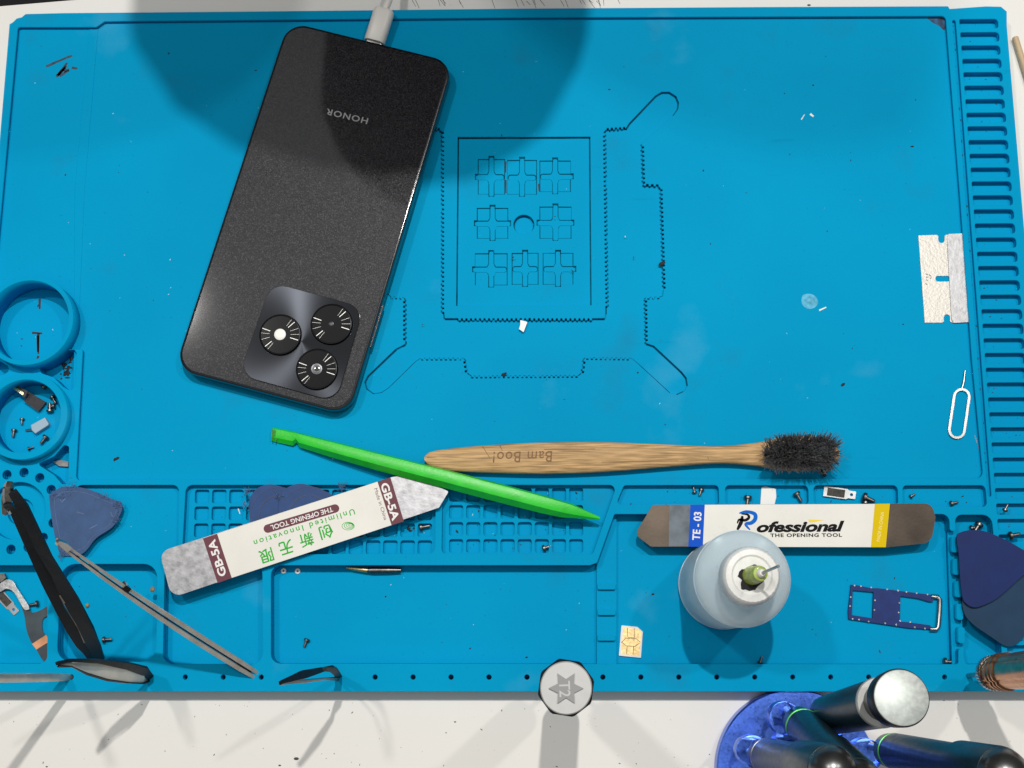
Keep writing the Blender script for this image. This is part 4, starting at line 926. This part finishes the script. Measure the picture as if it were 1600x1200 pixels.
for k in range(44):
    for _ in range(random.choice((0, 1, 1, 2, 3, 5))):
        s_ = random.uniform(.12, .4); p = Vector((random.uniform(XL+.7, XR-.7), Y1-pit*k-random.uniform(.8, pit*.66), 6.55))
        bmesh.ops.create_icosphere(bm, subdivisions=1, radius=1, matrix=Matrix.Translation(p) @ Matrix.Diagonal((s_*random.uniform(.5, 1.5), s_*.7, s_*.4, 1)))
for _ in range(70):
    t = random.random(); p = Vector((XL-2.4+random.uniform(-.5, .5), ty0+(ty1-ty0)*t, 8.1)); s_ = random.uniform(.15, .4)
    bmesh.ops.create_icosphere(bm, subdivisions=1, radius=1, matrix=Matrix.Translation(p) @ Matrix.Diagonal((s_*.6, s_*1.6, s_*.4, 1)))
o = link('slot_debris', frombm(bm), DK); o['kind'] = 'stuff'; tag(o, 'dark crumbs lying in the slots and groove along the right edge', 'debris')
crumbs('lint', [(20, 60, 1470, 740, 8, 60), (430, 900, 925, 1030, 3, 8), (970, 820, 1470, 1030, 3, 10), (300, 765, 900, 860, 4.4, 12), (120, 765, 276, 868, 6.5, 4), (0, 440, 120, 700, 3, 6)],
       M('pale_lint', (.7, .75, .78), .7), 'tiny pale lint specks scattered over the blue mat', 'lint', .1, .22)
crumbs('black_crumbs', [(98, 560, 114, 573, 3, 10), (92, 574, 110, 594, 3, 14), (638, 818, 652, 830, 4.4, 7)], DK, 'black lumps packed in the pocket between the ring cups and one grid square', 'debris', .5, .9)
for x, y, z, s_, lb_ in ((239, 921, 10, 1.0, 'round greenish grain on the tray divider under the card'), (137, 946, 3, .8, 'round beige grain in the tray right of the black tweezers')):
    bm = bmesh.new(); bmesh.ops.create_icosphere(bm, subdivisions=2, radius=s_, matrix=Matrix.Translation(W(x, y, z)+Vector((0, 0, s_*.7))) @ Matrix.Diagonal((1, 1.2, .8, 1)))
    o = link('grain', frombm(bm), M('olive_grain', (.28, .22, .10), .6, noise=.3, nscale=900), smooth=60); tag(o, lb_, 'grain')
# white chips near the upper right
for x0, y0, x1, y1, wd_, lb_ in ((1252, 187, 1257, 179, 1.6, 'thin white sliver left of a pair of flakes, upper right of the mat'), (1266, 178, 1271, 182, 4, 'white flake, bigger of two, upper right of the mat'), (1280, 485, 1291, 480, 2.4, 'curled white fibre beside the pale smudge'), (372, 794, 375, 803, 1.6, 'white fibre in a square of the left grid')):
    stroke('white_flake', [((x0, y0), (x1, y1))], 8.1 if y0 < 700 else 4.5, WHITEP, None, wd_)
    tag(COL.objects[-1], lb_, 'flake')

for x, y, s_, lb_ in ((182, 717, 1.1, 'dark flake on the mat above the scuffed blue pick'), (1034, 412, 1.3, 'black crumb stuck on the right serrated edge of the engraving'), (1317, 601, .8, 'black crumb on the mat left of the loop tool'), (787, 585, 1.0, 'dark crumb on the lower serrated edge of the engraving')):
    bm = bmesh.new(); bmesh.ops.create_icosphere(bm, subdivisions=2, radius=s_, matrix=Matrix.Translation(W(x, y, 8)+Vector((0, 0, .15))) @ Matrix.Rotation(.5, 4, 'Z') @ Matrix.Diagonal((1.3, .6, .3, 1)))
    for v in bm.verts: v.co += Vector((random.uniform(-.2, .2), random.uniform(-.2, .2), 0))
    tag(link('dark_flake', frombm(bm), DK), lb_, 'flake')

# table scratches and specks (marks on the tabletop)
SCR = M('dark_scratch', (.06, .055, .05), .8)
segs = []
for k in range(26):
    x = random.uniform(640, 965); segs.append(((x, random.uniform(-8, 2)), (x+random.uniform(1, 9), random.uniform(5, 14))))
tt = bpy.data.objects['tabletop']
stroke('scratches', segs, 0, SCR, tt, .9)
bm = bmesh.new()
for k in range(110):
    x, y = random.uniform(0, 1600), random.uniform(1094, 1200); p = W(x, y, 0); s_ = random.choice((.08, .1, .12, .15, .2, .28)); a = random.uniform(0, 3.1)
    m4 = Matrix.Translation(p) @ Matrix.Rotation(a, 4, 'Z') @ Matrix.Diagonal((s_*random.uniform(1, 2.4), s_*.8, .03, 1)); bmesh.ops.create_icosphere(bm, subdivisions=1, radius=1, matrix=m4)
for x, y, s_ in ((463, 1185.5, 1.1), (437, 1196, .6), (697, 1145, .35), (711, 1128, .5), (1264, 8, .9), (73, 1198, .5)):
    p = W(x, y, 0); bmesh.ops.create_icosphere(bm, subdivisions=2, radius=1, matrix=Matrix.Translation(p) @ Matrix.Diagonal((s_, s_*.55, .04, 1)))
link('specks', frombm(bm), SCR, tt)

# ------------------------------------------------------------------ the technician leaning over the far side of the bench
def person():
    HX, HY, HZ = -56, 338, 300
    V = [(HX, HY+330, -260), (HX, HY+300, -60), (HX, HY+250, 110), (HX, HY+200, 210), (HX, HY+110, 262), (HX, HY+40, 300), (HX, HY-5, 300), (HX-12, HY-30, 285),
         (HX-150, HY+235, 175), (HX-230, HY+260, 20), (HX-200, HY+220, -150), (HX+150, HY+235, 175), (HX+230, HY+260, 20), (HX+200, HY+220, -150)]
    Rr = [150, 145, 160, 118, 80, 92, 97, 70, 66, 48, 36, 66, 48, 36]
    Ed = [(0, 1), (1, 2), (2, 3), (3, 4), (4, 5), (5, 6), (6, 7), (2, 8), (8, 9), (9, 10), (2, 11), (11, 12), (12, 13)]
    me = bpy.data.meshes.new('p'); me.from_pydata([Vector(v)*S for v in V], Ed, []); o = bpy.data.objects.new('p', me); COL.objects.link(o)
    md = o.modifiers.new('s', 'SKIN'); 
    for i, r in enumerate(Rr): me.skin_vertices[0].data[i].radius = (r*S, r*S)
    me.skin_vertices[0].data[0].use_root = True
    o.modifiers.new('u', 'SUBSURF').levels = 2
    dg = bpy.context.evaluated_depsgraph_get(); m2 = bpy.data.meshes.new_from_object(o.evaluated_get(dg)); bpy.data.objects.remove(o)
    for v in m2.vertices: v.co /= S
    return m2
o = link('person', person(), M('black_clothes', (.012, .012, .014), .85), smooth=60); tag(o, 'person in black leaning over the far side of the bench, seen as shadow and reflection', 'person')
